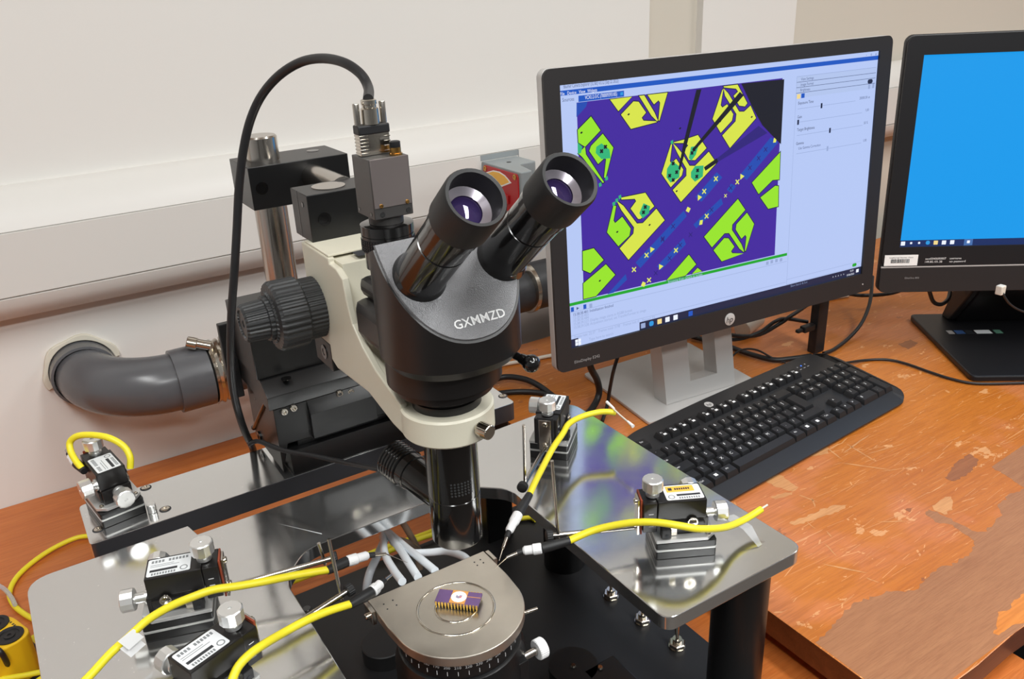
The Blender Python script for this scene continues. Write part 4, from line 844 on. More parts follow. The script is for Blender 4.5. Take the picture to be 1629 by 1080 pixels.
# ------------------------------------------------------------------ stereo microscope
t = thing('stereo_microscope', 'black stereo microscope with two eyepieces on a cream arm', 'microscope', (-.418, -.161, .222))
ax, ay = -.418, -.161
arm = [(.018, .4225), (.018, .343), (-.0299, .3249), (-.0938, .3285), (-.135, .3195), (-.152, .3185), (-.152, .3425), (-.135, .3475), (-.1121, .3545), (-.092, .3655), (-.0765, .379), (-.0705, .395), (-.068, .4125), (-.056, .418), (-.0424, .4185), (-.0424, .4225)]
web = [(.016, .4205), (.016, .345), (-.0295, .3265), (-.0938, .3300), (-.135, .3210), (-.150, .3200), (-.150, .340), (-.132, .3440), (-.105, .3510), (-.083, .3620), (-.066, .378), (-.0595, .395), (-.057, .4205)]
m = MB(); m.prism(arm, -.45, -.4445, 'x', .0012); m.prism(arm, -.3945, -.389, 'x', .0012); m.prism(web, -.4446, -.3944, 'x', .0004); am = m.build('arm', CREAM, t)
ring = [(ax + .0325 * math.cos(a), ay + .0325 * math.sin(a)) for a in [2 * PI * k / 48 for k in range(48)]]
m = MB(); m.lathe([(.0245, 0), (.0322, 0), (.0335, .0015), (.0335, .0195), (.0322, .021), (.0245, .021)], (ax, ay, .3185), (0, 0, 1), 56, cap0=False, cap1=False); hr = m.build('holder_ring', CREAM, am)
px, py, pz = (-0.39,-0.1498,0.3015)
m = MB(); d = Vector((.26, -.96, -.02)).normalized(); p = Vector((ax, ay, .3305)) + Vector((.17, -.98, 0)).normalized() * .0325
m.cyl(p, p + d * .003, .0036); m.cyl(p + d * .0025, p + d * .0125, .0054, ch=.0005, flute=20, fdep=.0002); m.build('thumb_screw', NICK, hr)
m = MB(); m.box((-.449, -.04, .4226), (-.392, .012, .4245), .0006); m.mi = 1; m.box((-.43, -.055, .4232), (-.40, -.042, .4236)); m.build('arm_cover', [CREAM, INK], am)
m = MB(); m.box((-.4505, -.02, .318), (-.425, .018, .343), .0008); mb_ = m.build('mount_block', BLK, t)
m = MB(); m.lathe([(.0062, 0), (.0062, .0006), (.0032, .0006), (.0032, .0002)], (-.4506, -.004, .331), (-1, 0, 0), 20); m.build('hex_screw', BLKG, mb_)
# focus knobs
kc = (-.0015, .3712)
for sgn, xs in ((-1, -.4502), (1, -.3888)):
    d = (sgn, 0, 0)
    m = MB(); m.lathe([(.0255, 0), (.0255, .0135), (.0250, .0145)], (xs, kc[0], kc[1]), d, 40, flute=42, fdep=.0007); fk = m.build('focus_knob', KNOBM, t, angle=18)
    m = MB(); m.lathe([(.0275, .0146), (.0288, .016), (.0288, .036), (.0272, .0385), (.0215, .0395), (.0205, .041)], (xs, kc[0], kc[1]), d, flute=34, fdep=.001); m.build('coarse_grip', KNOBM, fk, angle=18)
    m = MB(); m.lathe([(.0185, .0405), (.0185, .0445), (.0165, .045), (.0155, .061), (.0142, .0628), (.0120, .0628), (.0115, .0616), (.004, .0616), (.003, .0608)], (xs, kc[0], kc[1]), d, flute=26, fdep=.0008); m.build('fine_grip', KNOBM, fk, angle=18)
# head
HB = Vector((-.0417, 0, 0))
m = MB(); m.lathe([(.0225, 0), (.0248, .0008), (.0248, .008), (.0235, .0085), (.0235, .0135), (.031, .0135), (.0345, .0155), (.0345, .0205), (.0365, .0207), (.0365, .023), (.0405, .0232), (.0405, .043)], (ax, ay, .3372), (0, 0, 1), 56, cap0=True, cap1=True)
hd = m.build('lower_housing', BLKS, t)
b = bmesh.new(); body = []
for k in range(72):
    a = 2 * PI * k / 72; r_ = .0515 if math.sin(a) > -.2 else .0525
    body.append((ax + .001 + .0475 * math.copysign(abs(math.cos(a)) ** .9, math.cos(a)), -.172 + .0450 * math.copysign(abs(math.sin(a)) ** .9, math.sin(a))))
A_ = [b.verts.new((x, y, .3795)) for x, y in ins(body, .9)]; A2_ = [b.verts.new((x, y, .386)) for x, y in body]; B_ = [b.verts.new((x, y, .50)) for x, y in body]
for P_, Q_ in ((A_, A2_), (A2_, B_)):
    for k in range(72): b.faces.new((P_[k], P_[(k + 1) % 72], Q_[(k + 1) % 72], Q_[k]))
b.faces.new(list(reversed(A_))); b.faces.new(B_)
SP = Vector((-.417, -.19, .437)); SN = Vector((0, -.77, .64)).normalized()
bmesh.ops.bisect_plane(b, geom=b.verts[:] + b.edges[:] + b.faces[:], plane_co=SP, plane_no=SN, clear_outer=True)
bmesh.ops.holes_fill(b, edges=[e for e in b.edges if e.is_boundary])
bmesh.ops.bisect_plane(b, geom=b.verts[:] + b.edges[:] + b.faces[:], plane_co=(0, -.162, .4595), plane_no=Vector((0, .36, .93)), clear_outer=True)
bmesh.ops.holes_fill(b, edges=[e for e in b.edges if e.is_boundary])
m = MB(); m._merge(b); hb = m.build('head_body', BLKS, t, angle=30)
# slanted face plate
fp = []
ux, uy = Vector((1, 0, 0)), SN.cross(Vector((1, 0, 0)))
for k in range(72):
    x, y = ins(body, .975)[k]
    if y <= -.1665: fp.append(Vector((x, y, SP.z + (SP.y - y) * SN.y / SN.z)))
c_ = Vector((ax, -.19, SP.z)); fp.sort(key=lambda v: math.atan2((v - c_).dot(uy), (v - c_).dot(ux)))
m = MB(); lo_ = [m.bm.verts.new(v + SN * .0001) for v in fp]; hi_ = [m.bm.verts.new(c_ + (v - c_) * .985 + SN * .0012) for v in fp]
m.bm.faces.new(lo_); m.bm.faces.new(hi_)
for k in range(len(fp)): m.bm.faces.new((lo_[k], lo_[(k + 1) % len(fp)], hi_[(k + 1) % len(fp)], hi_[k]))
fpl = m.build('face_plate', BLKT, hb)
tp = Vector((-0.4139,-0.2078,0.4156)) + SN * .0015
TM = Matrix((tuple(ux) + (0,), tuple(uy if uy.z > 0 else -uy) + (0,), tuple(SN) + (0,), (0, 0, 0, 1))).transposed(); TM.translation = tp
m = MB(); m.text('GXMMZD', .0084, TM, squeeze=1.02, bold=.012); m.build('lettering', LETT, fpl)
m = MB(); m.box((ax - .034, -.140, .372), (ax + .03, -.086, .404), .008); m.box((ax - .026, -.138, .403), (ax + .02, -.082, .418), .006); m.build('rear_housing', BLKS, t)
# eyepieces
ED = Vector((0, -.77, .64)).normalized()
for sx in (-1, 1):
    e = Vector((-.411 + sx * .0305, -.2625, .5092)); bs = e - ED * .105
    m = MB(); m.lathe([(.0185, .003), (.0165, .0075), (.0158, .009), (.0158, .05), (.0148, .0505), (.0148, .0515), (.0158, .052), (.0158, .069), (.0165, .0692), (.0165, .084)], bs, ED, 40); ep = m.build('eyepiece_tube', BLKG, t)
    m = MB(); m.lathe([(.0165, .079), (.0182, .0795), (.0182, .103), (.0172, .105), (.0152, .1045), (.0148, .102), (.0142, .091), (.0105, .0895)], bs, ED, 44, cap0=False, cap1=False); m.build('eyecup', RUB, ep)
    m = MB(); m.lathe([(.0143, .0912), (.0095, .0892)], bs, ED, 36, cap0=False, cap1=False); m.mi = 1
    m.lathe([(.0096, .0885), (.008, .0895), (.005, .0902), (.0015, .0905), (.0001, .0905)], bs, ED, 36, cap0=False, cap1=False); m.build('lens', [COATL, VIOLET], ep)
# zoom lever
l0 = Vector((-0.3886,-0.1891,0.3825)); l1 = Vector((-0.3806,-0.2154,0.378)); dl = (l1 - l0).normalized(); l00 = l0 - dl * .02
m = MB(); m.cyl(l00, l1, .0022, .003); m.cyl(l1 - dl * .009, l1 - dl * .002, .0034, .0046); m.ball(tuple(l1), .0062); m.build('zoom_lever', BLKG, hd)
# objective tube and side light
m = MB(); m.lathe([(.0155, 0), (.0185, .0015), (.0195, .003), (.0195, .041), (.0190, .0415), (.0190, .043), (.0195, .0435), (.0195, .1), (.0205, .1002), (.0205, .1145)], (ax, ay, .222), (0, 0, 1), 48); ob_ = m.build('objective_tube', BLKG, t)
m = MB()
for k in range(7):
    for j in range(5):
        a = math.radians(-122 + k * 7.5); r_ = .0196
        m.ball((ax + r_ * math.cos(a), ay + r_ * math.sin(a), .2715 + j * .0024), .0009, 6)
m.build('knurled_ring', KNOBM, ob_)
sd = (Vector((-0.4486,-0.1187,0.262)) - Vector((ax, ay, .252))); sd = Vector((-.018, .072, .012)).normalized(); s0 = Vector((ax, ay, .2525))
m = MB(); m.lathe([(.0135, .0), (.0135, .047), (.0145, .0475), (.0145, .0545)], s0, sd, 36); pr = []
h = .055
for k in range(6): pr += [(.0148, h), (.0158, h + .0008), (.0158, h + .0022), (.0148, h + .003)]; h += .0032
m.lathe(pr + [(.013, h), (.011, h + .001)], s0, sd, 36); m.build('side_light', BLKG, ob_)
# camera adapter
cx, cy = -.4255, -.1045
m = MB(); m.lathe([(.0125, 0), (.0125, .015), (.0175, .0152), (.0175, .0275), (.0188, .0278), (.0188, .0285)], (cx, cy, .413), (0, 0, 1), 40)
m.lathe([(.0188, 0), (.0188, .0018), (.0182, .002), (.0182, .0025), (.0188, .0027), (.0188, .009), (.0172, .0095)], (cx, cy, .4505), (0, 0, 1), 44)
m.build('camera_adapter', BLKG, t)
m = MB()
for j in range(5):
    for k in range(52):
        a = 2 * PI * k / 52; m.box((-.0006, .0182, .4415 + j * .0018), (.0006, .0192, .4427 + j * .0018), 0, Matrix.Translation((cx, cy, 0)) @ Matrix.Rotation(a, 4, 'Z'))
m.lathe([(.0186, .4412), (.0186, .4506)], (cx, cy, 0), (0, 0, 1), 44); m.build('knurled_grip', BLKP, t)

# ------------------------------------------------------------------ camera on top
t = thing('microscope_camera', 'small grey cube camera screwed on top of the microscope', 'camera', (cx, cy, .46))
m = MB(); m.lathe([(.0122, 0), (.0122, .009)], (cx, cy, .4602), (0, 0, 1), 36); m.build('lens_mount', CAMD, t)
CS = .0146
m = MB(); m.box((cx - CS, cy - CS, .4662), (cx + CS, cy + CS, .5070), .0006); m.build('body', CAMD, t)
m = MB(); m.box((cx - CS + .0006, cy - CS - .0004, .474), (cx + CS - .0008, cy - CS + .0005, .5072), .0003); m.build('front_cover', CAMG, t)
for x in (cx - .009, cx + .0105):
    m = MB(); m.lathe([(.0016, 0), (.0012, .0008)], (x, cy - CS - .0004, .4755), (0, -1, 0), 12); m.build('screw', BRASS, t)
m = MB()
for x in (cx - .0085, cx + .011): m.lathe([(.0018, 0), (.0018, .0003)], (x, cy - CS, .4695), (0, -1, 0), 14)
for y in (cy - .0095, cy + .0105): m.lathe([(.0014, 0), (.0014, .0003)], (cx - CS, y, .4695), (-1, 0, 0), 14)
m.build('screw_hole', BLKG, t)
qx, qy = cx + .0082, cy - .0085
m = MB(); m.lathe([(.0046, 0), (.0046, .0012), (.0038, .0014), (.0038, .005)], (qx, qy, .5071), (0, 0, 1), 24); ip = m.build('trigger_port', BRASS, t)
m = MB(); m.lathe([(.0035, .005), (.0037, .0055), (.0037, .0088), (.003, .0092)], (qx, qy, .5071), (0, 0, 1), 24); m.build('dust_cap', BLKP, ip)
# camera lead
t = thing('camera_cable', 'thick black cable arching from the camera plug down to the beam', 'cable', (cx, cy, .507))
pxx, pyy = cx - .0025, cy + .0035
m = MB(); m.box((pxx - .011, pyy - .0042, .5073), (pxx + .011, pyy + .0042, .523), .0006)
pb = m.build('plug', NICK, t)
m = MB()
for k in range(6): m.box((pxx - .0113, pyy - .0047, .5085 + k * .0023), (pxx - .0048, pyy + .0045, .5096 + k * .0023), .0003)
for k in range(4): m.box((pxx + .0065, pyy - .0046, .509 + k * .0032), (pxx + .0113, pyy + .0045, .5098 + k * .0032), .0002)
m.build('spring_grip', STEEL, pb)
m = MB(); m.box((pxx - .0115, pyy - .005, .5212), (pxx + .0115, pyy + .005, .5275), .001); m.build('band', BLKP, pb)
for s_ in (-1, 1):
    m = MB(); m.lathe([(.0022, 0), (.0022, .0135), (.0019, .014)], (pxx + s_ * .0095, pyy, .5276), (0, 0, 1), 16); m.build('jack_screw', STEEL, pb)
m = MB(); m.lathe([(.0062, 0), (.006, .01), (.0048, .0108), (.0048, .0125), (.0054, .013), (.0054, .0155), (.0046, .016)], (pxx, pyy, .5276), (0, 0, 1), 28); m.build('strain_sleeve', NICK, pb)
m = MB(); m.tube([(pxx, pyy, .5435)] + [(-0.4134,-0.0689,0.5469),(-0.4122,-0.0552,0.5552),(-0.4161,-0.0365,0.5623),(-0.4208,-0.007,0.5643),(-0.4287,0.0216,0.5607),(-0.4408,0.0429,0.5502),(-0.4519,0.0607,0.534),(-0.4619,0.0695,0.5138),(-0.4703,0.0747,0.4886),(-0.4775,0.0776,0.4602),(-0.4843,0.0785,0.4286),(-0.4931,0.0778,0.3911),(-0.5016,0.0819,0.3509),(-0.5074,0.0862,0.3144),(-0.5091,0.0979,0.2722),(-0.5055,0.1093,0.236),(-0.4978,0.1331,0.2038),(-0.4824,0.188,0.1545),(-0.4829,0.19,0.1306)], .0036, 14); m.build('lead', CABLE, t, angle=60)
cable('light_lead', 'thin black lead running from the stage to the side light of the microscope', [(-0.4941,0.1277,0.1977),(-0.4978,0.1237,0.198),(-0.4908,0.1152,0.2024),(-0.4763,0.0864,0.201),(-0.4569,0.0509,0.2049),(-0.439,0.0159,0.208),(-0.4318,-0.0581,0.2347)], .0024, CABLE)

# ------------------------------------------------------------------ chuck
t = thing('chuck_stage', 'round-fronted steel chuck on a black rotary stage with micrometer screws', 'chuck', (-.425, -.1625, -.03))
C0 = (-.4245, -.1625)
out_ = [(C0[0] - .0545, -.112), (C0[0] - .0545, -.150)] + [(C0[0] + .0535 * math.cos(a), C0[1] + .0535 * math.sin(a)) for a in [PI * 1.06 + PI * .88 * k / 30 for k in range(31)]] + [(C0[0] + .0545, -.150), (C0[0] + .0545, -.112)]
m = MB(); m.prism(out_, .1485, .157, 'z', .0007); ck = m.build('chuck_plate', CHUCK, t)
m = MB()
for r_ in (.0305, .0162): m.lathe([(r_ - .0011 * math.cos(q), .0009 * math.sin(q)) for q in [PI * k / 8 for k in range(9)]], (C0[0] - .0006, C0[1] + .001, .157), (0, 0, 1), 72, cap0=False, cap1=False)
m.build('vacuum_ring', CHUCKW, ck)
m = MB()
for dx, dy in ((-.046, -.124), (-.038, -.124), (-.046, -.131), (-.038, -.131), (.046, -.121), (.04, -.121), (.046, -.126), (.04, -.126)): m.lathe([(.0007, 0), (.0007, .0002)], (C0[0] + dx, dy, .157), (0, 0, 1), 8)
m.build('pin_hole', INK, ck)
for s_ in (-1, 1):
    m = MB(); x = C0[0] + s_ * .0568; m.box((x - .0018, -.128, .1445), (x + .0018, -.1135, .1572), .0004); m.cyl((x, -.121, .1495), (x + s_ * .005, -.121, .1495), .0026, ch=.0006); m.build('side_bracket', NICK, ck)
m = MB(); p = Vector((-0.3813,-0.1905,0.151)); m.cyl(p - Vector((.006, 0, 0)), p + Vector((.0115, -.004, .001)), .0013); m.build('lever_pin', NICK, ck)
m = MB(); p = Vector((-0.3957,-0.2043,0.151)); m.ball(tuple(p), .0015, 10); m.build('set_screw', NICK, ck)
m = MB(); m.lathe([(.047, .13), (.047, .1475), (.045, .1484)], (C0[0], C0[1], 0), (0, 0, 1), 64); rs = m.build('degree_ring', BLKS, t)
m = MB()
for k in range(36):
    a = 2 * PI * k / 36
    Q = Matrix.Translation((C0[0], C0[1], 0)) @ Matrix.Rotation(a, 4, 'Z')
    m.text(str((k * 10 + 240) % 360), .0036, Q @ Matrix.Translation((0, -.0473, .1416)) @ Matrix.Rotation(PI / 2, 4, 'X'))
    m.box((-.0002, -.0473, .1335), (.0002, -.0469, .1372), 0, Q)
m.build('degree_marks', LETT, rs)
m = MB(); m.lathe([(.05, .02), (.053, .022), (.053, .115), (.0495, .1285), (.047, .1297)], (C0[0], C0[1], 0), (0, 0, 1), 64); m.build('rotary_body', BLK, t)
m = MB(); m.box((-.485, -.225, -.0298), (-.365, -.1, -.008), .001); m.box((-.48, -.22, -.008), (-.37, -.105, .0198), .001); m.build('cross_slide', BLK, t)
kn = Vector((-0.3716,-0.1962,0.112)); kd = Vector((.86, -.5, .0)).normalized(); kd = Vector((1, .02, 0)).normalized()
m = MB(); m.cyl(kn - kd * .026, kn - kd * .002, .0033); mk = m.build('micrometer', STEEL, t)
m = MB(); m.lathe([(.0078, -.002), (.0085, -.0012), (.0085, .0052), (.0078, .006)], kn, kd, flute=30, fdep=.0003); m.build('thimble', WHITEP, mk)
m = MB(); p = kn - kd * .022; m.box((p.x - .007, p.y - .010, p.z - .055), (p.x + .006, p.y + .012, p.z + .006), .0006); m.build('screw_bracket', BLK, t)
p = Vector((-0.404,-0.1838,0.105)); m = MB(); m.box((p.x - .006, p.y - .008, p.z - .008), (p.x + .012, p.y + .006, p.z + .004), .0006); m.build('clamp_bracket', CAMD, t)
p2 = Vector((-0.3964,-0.1887,0.102)); m = MB(); m.cyl(p2 - kd * .004, p2 + kd * .012, .003); m.build('clamp_pin', STEEL, t)

# ------------------------------------------------------------------ chip
CH = Vector([-0.42037,-0.15808,0.163])
t = thing('ceramic_chip', 'purple ceramic chip package with gold pins lying on the chuck', 'chip', (CH.x, CH.y, .1572), math.radians(-44.2))
TR = ROOTM[t.name]
m = LB(); m.box((-.0178, -.0075, .0036), (.0178, .0075, .0058), .0002); m.build('package', PURPLE, t)
m = LB(); m.box((-.0062, -.0074, .0058), (.0066, .0074, .00605), .0001); m.box((.0066, .0012, .0058), (.0178, .0018, .00595)); m.build('gold_lid', mat('orange_gold', rgb(222, 158, 84), .4, metal=.2), t)
m = LB(); m.lathe([(.0064, 0), (.0062, .0003)], (.0002, .0002, .00606), (0, 0, 1), 14); m.mi = 1
m.prism([(-.002, -.0012), (.0, -.0022), (.0022, -.0014), (.003, .0012), (.0012, .0018), (.0, .0002), (-.0018, .0016)], .0065, .00665, 'z'); m.mi = 2; m.box((.0012, -.0014, .00666), (.0026, .0004, .0067)); m.build('die_window', [WHITEC, mat('die_grey', rgb(150, 140, 160), .4), mat('die_red', rgb(210, 120, 120), .4)], t)
pin0 = None
for s_ in (-1, 1):
    for k in range(14):
        if pin0 is None:
            m = LB(); m.box((-.0007, -.0003, .0024), (.0007, .0003, .0057)); m.box((-.00035, -.0002, .0002), (.00035, .0002, .0025)); pin0 = m.build('pin', GOLD, t); o = pin0
        else:
            o = pin0.copy(); COL.objects.link(o); o.parent = t
        o.location = ((k - 6.5) * .00254, s_ * .0078, 0)

# vacuum hoses
HG = 'vacuum hoses at the back of the chuck'
hub = (-0.4002,0.0407,0.1)
def hose(label, pts, r=.0036, mt=None): return cable('vacuum_hose', label, pts, r, mt or TUBEM, 'hose', HG, 12)
hose('milky hose on the left that bends down beside the white connector', [(-0.3938,0.0606,0.075),(-0.4122,0.039,0.075),(-0.4266,0.0272,0.068),(-0.4321,0.0273,0.05),(-0.4274,0.0415,0.02)], .0042)
hose('milky hose entering the chuck edge, leftmost of the three front ones', [(-0.4035,0.0365,0.1),(-0.4271,-0.0239,0.125),(-0.4376,-0.0675,0.14),(-0.4431,-0.1,0.1505)], .0036)
hose('milky hose entering the chuck edge, middle of the three front ones', [(-0.3996,0.0389,0.1),(-0.4127,-0.025,0.125),(-0.4234,-0.0702,0.142),(-0.4296,-0.1026,0.1505)], .0036)
hose('milky hose entering the chuck edge, rightmost of the three front ones', [(-0.3975,0.0374,0.1),(-0.407,-0.0268,0.125),(-0.4124,-0.0706,0.142),(-0.4139,-0.1038,0.1505)], .0036)
hose('milky hose running right along the back edge of the chuck', [(-0.406,0.0066,0.11),(-0.4045,-0.0299,0.12),(-0.394,-0.0467,0.125),(-0.3816,-0.0614,0.13),(-0.3788,-0.0872,0.14),(-0.3806,-0.1035,0.145)], .0036)
hose('aged brownish hose passing behind the objective of the microscope', [(-0.387,0.0888,0.06),(-0.3713,0.0857,0.05),(-0.3576,0.0812,0.04),(-0.3416,0.0985,0.01),(-0.3426,0.0956,-0.01)], .0042, TUBEB)
hose('aged brownish hose dropping behind the back edge of the platen', [(-0.3512,0.1115,0.05),(-0.3449,0.1041,0.03),(-0.3346,0.1094,0.0),(-0.3298,0.116,-0.02)], .0038, TUBEB)

# ------------------------------------------------------------------ micro-positioners
def positioner(label, x, y, ang, s, tip, pin_top, tip_end, label_style, arm=True):
    t = thing('micro_positioner', label, 'positioner', (x, y, .1602), math.radians(ang), 'magnetic micro-positioners')
    def part(m, name, mt, par=None): m.local = True; return m.build(name, mt, par or t)
    # base
    cut = rpoly([(-.0265, -.020), (.025, -.020), (.025, .020), (-.0265, .020)], .002, 2)
    m = MB(); m.prism(cut, 0, .0073, 'z', .0004); m.prism(cut, .0095, .0155, 'z', .0004); mg = part(m, 'magnet_base', BLK)
    m = MB(); m.prism(rpoly([(-.0267, -.0203), (.0252, -.0203), (.0252, .0203), (-.0267, .0203)], .002, 2), .0074, .0094, 'z', .0003); part(m, 'pole_plate', PSIL, mg)
    m = MB(); m.prism(rpoly([(-.0262, -.013), (-.019, -.0203), (.0252, -.0203), (.0252, .0203), (-.019, .0203), (-.0262, .013)], .001, 2), .0160, .0192, 'z', .0004); tpl = part(m, 'top_plate', PSIL)
    m = MB(); m.text('www.everbeingprober.com', .0034, Matrix.Translation((0, s * .02015, .0125)) @ Matrix.Rotation(PI / 2, 4, 'X') @ (Matrix.Rotation(PI, 4, 'Y') if s > 0 else Matrix.Identity(4))); part(m, 'web_lettering', LETG, mg)
    for a, b in ((-.02, -.0155), (-.02, .0155), (.018, s * -.0158)):
        m = MB(); screw_head(m, (a, b, .0192), (0, 0, 1), .0022, .0016); part(m, 'screw', NICK, tpl)
    # slides
    m = MB(); m.box((-.0205, -.0125, .0193), (.017, .0125, .0335), .0006); m.box((-.017, -.0145, .0215), (.008, .0145, .0315), .0006); part(m, 'lower_slide', BLKS)
    m = MB(); m.box((-.0185, -.0130, .0336), (.0225, .0130, .0515), .0008); m.box((.0226, -.0118, .022), (.0345, .0118, .0505), .0008); ub = part(m, 'upper_slide', BLKS)
    m = MB()
    for k in range(3): m.box((.026, -s * .0119, .028 + k * .006), (.030, -s * .0122, .0285 + k * .006))
    part(m, 'scale_marks', LETT, ub)
    # sticker
    m = MB(); m.prism(rrect(-.0170, -.0105, .0145, .0105, .0015, 3), .0516, .0519, 'z')
    y0 = -s
    m.mi = 1; m.box((-.0150, -s * .0055, .0519), (.0050, -s * .0028, .05198))
    m.mi = 2
    for k in range(9): m.box((-.0135 + k * .0020, -s * .0095, .0519), (-.0122 + k * .0020, -s * .0070, .05198))
    R0 = Matrix.Translation((.0095, -s * .0065, .05195)); m.lathe([(.0029, 0), (.0029, .0001), (.0021, .0001), (.0021, 0)], (.0098, -s * .0062, .0519), (0, 0, 1), 20, cap0=False, cap1=False)
    if label_style:
        m.mi = 3; m.box((-.0115, s * .0005, .0519), (.0120, s * .0092, .05197)); m.mi = 1
        for k in range(7): m.box((-.008 + k * .0019, s * .0035, .05197), (-.0066 + k * .0019, s * .0062, .05203))
        m.box((.007, s * .003, .05197), (.0102, s * .0068, .05203))
    else:
        m.mi = 2
        for k in range(11): 
            if k not in (4,): m.box((-.0145 + k * .0025, s * .0055, .0519), (-.0128 + k * .0025, s * .0085, .05198))
        m.box((-.015, s * .0025, .0519), (.002, s * .0030, .05198)); m.box((-.015, s * .0005, .0519), (.006, s * .0010, .05198))
    part(m, 'sticker', [LABW if label_style else LAB, INK, INKG, ORNG], ub)
    # knobs
    def knob(p, d, l0, name='adjust_knob', r=.0088):
        d = Vector(d); p = Vector(p); m = MB(); m.lathe([(.0058, 0), (.0058, .0018), (.0042, .002), (.0042, l0)], p, d, 24); k_ = part(m, name, KNURL)
        m = MB(); m.lathe([(r - .0008, l0), (r, l0 + .0006), (r, l0 + .0095), (r - .0008, l0 + .0103), (.0016, l0 + .0103), (.0014, l0 + .0095)], p, d, 12); m.local = True; m.build('grip', KNURL, k_, angle=25)
    knob((.0245, 0, .0516), (0, 0, 1), .0055)
    knob((-.0206, -.002, .0285), (-1, 0, 0), .0095)
    knob((-.0135, s * .0131, .0395), (0, s, 0), .0045)
    m = MB(); m.lathe([(.0046, 0), (.0044, .001), (.0034, .001), (.003, .0016), (.0001, .0024)], (-.0065, -s * .0146, .0315), (0, -s, 0), 22); part(m, 'spring_screw', NICK)
    m = MB(); m.box((.0065, -s * .0131, .0195), (.0125, -s * .0152, .0315), .0004); part(m, 'stop_plate', NICK)
    m = MB(); m.box((.0125, -s * .0124, .0205), (.0205, -s * .0205, .0295), .0006); m.mi = 1; m.lathe([(.0016, 0), (.0016, .0002)], (.0165, -s * .0206, .0235), (0, -s, 0), 12); part(m, 'cable_clip', [BLKP, INK])
    # front bracket
    m = MB(); m.box((.0346, -.0085, .0185), (.0362, .0085, .0525), .0004); part(m, 'insulator', COPPER if arm != 'plain' else BLKP)
    m = MB(); m.box((.0363, -.0062, .0165), (.0382, .0062, .0510), .0004); br = part(m, 'front_bracket', STEEL)
    for z in (.0465, .0235):
        m = MB(); screw_head(m, (.0382, 0, z), (1, 0, 0), .003, .002); part(m, 'screw', NICK, br)
    if arm:
        Ti = ROOTM[t.name].inverted(); a0 = Vector((.0375, 0, .0205)); a1 = Ti @ Vector(tip)
        d = (a1 - a0).normalized()
        m = MB(); m.cyl(a0, a1, .0023, seg=16); ar = part(m, 'probe_arm', STEEL)
        if pin_top is not None:
            pb = a1 - d * .006; m = MB(); m.cyl(pb - Vector((0, 0, .004)), Ti @ Vector(pin_top), .0014, seg=12); part(m, 'clamp_pin', STEEL, ar)
        m = MB(); m.lathe([(.0026, 0), (.0050, .0002), (.0050, .0050), (.0042, .0055)], a1 - d * .001, d, flute=18, fdep=.0003); part(m, 'thumb_screw', RUB, ar)
    return t
TIPR = (-0.3319,-0.1615,0.186); TIPB = (-0.31,-0.0854,0.186); TIPL = (-0.4939,-0.0815,0.186); TIPF = (-0.4989,-0.1267,0.186)
def up(px): return px
positioner('micro-positioner on the right arm of the platen, with the orange sticker', -.229, -.2055, 152, -1, TIPR, (-0.332,-0.1656,0.2604), None, True)
positioner('micro-positioner at the back right corner of the platen, its knobs facing the monitor', -.2215, -.0085, 222, -1, TIPB, (-0.31,-0.0908,0.252), None, False, arm='plain')
positioner('micro-positioner on the left arm of the platen, the one nearer the beam', -.6085, -.0495, -17, 1, TIPL, (-0.502,-0.0794,0.2033), None, False)
positioner('micro-positioner on the left arm of the platen, cut off by the bottom of the photo', -.6105, -.1545, 20.7, 1, TIPF, (-0.5035,-0.1142,0.2292), None, False)
positioner('micro-positioner parked on the left end of the aluminium beam', -.627, .148, 99, 1, None, None, None, False, arm=False)

# ------------------------------------------------------------------ yellow probe cables
def probe_cable(label, pts, end, boot, collar, tip, needle=None, tagp=None, r=.0031):
    t = thing('probe_cable', label, 'cable', pts[0], 0, 'yellow probe cables')
    m = MB(); m.tube(pts, r, 12); m.build('sheath', YEL, t, angle=60)
    b0, b1 = Vector(pts[-1] if end else pts[0]), Vector(boot); d = (b1 - b0).normalized()
    m = MB(); m.tube([b0 - d * .002, b0.lerp(b1, .5), b1], lambda q_: .0034 + .001 * min(1, q_ * 1.5), 14); m.build('boot', RUB, t)
    c = Vector(collar); d = (c - b1).normalized()
    m = MB(); L_ = (c - b1).length; m.lathe([(.0040, 0), (.0046, .0008), (.0046, L_ * .45), (.0038, L_ * .5), (.0038, L_ * .9), (.0026, L_)], b1, d, 20); m.mi = 1; m.lathe([(.0047, L_ * .12), (.0047, L_ * .42)], b1, d, 6); m.build('connector', [WHITEP, ALU], t)
    e = Vector(tip); m = MB(); m.cyl(c - d * .001, c.lerp(e, .35), .0024, seg=14); m.mi = 1; m.cyl(c.lerp(e, .35), e, .0016, .0013, seg=12); h = m.build('needle_holder', [RUB, STEEL], t)
    if needle is not None:
        m = MB(); m.cyl(e, Vector(needle), .0006, .00015, seg=8); m.build('needle', STEEL, h)
    return t
tc1 = probe_cable('yellow cable from the right positioner, its frayed end taped at the platen corner', [(-0.1555,-0.2292,0.178),(-0.17,-0.2291,0.176),(-0.1905,-0.2311,0.178),(-0.2136,-0.2363,0.187),(-0.2378,-0.235,0.196),(-0.251,-0.227,0.2),(-0.2625,-0.2134,0.2),(-0.2742,-0.1997,0.197),(-0.2871,-0.1871,0.192),(-0.3025,-0.1771,0.187),(-0.3231,-0.1724,0.183)], True, (-0.3442,-0.1653,0.181), (-0.3573,-0.1567,0.179), (-0.3711,-0.153,0.176), (-0.3803,-0.1472,0.165))
m = MB(); m.tube([(-0.156,-0.2289,0.178),(-0.1484,-0.2298,0.18)], .0009, 8); m.build('bare_end', CABLEW, tc1)
m = MB()
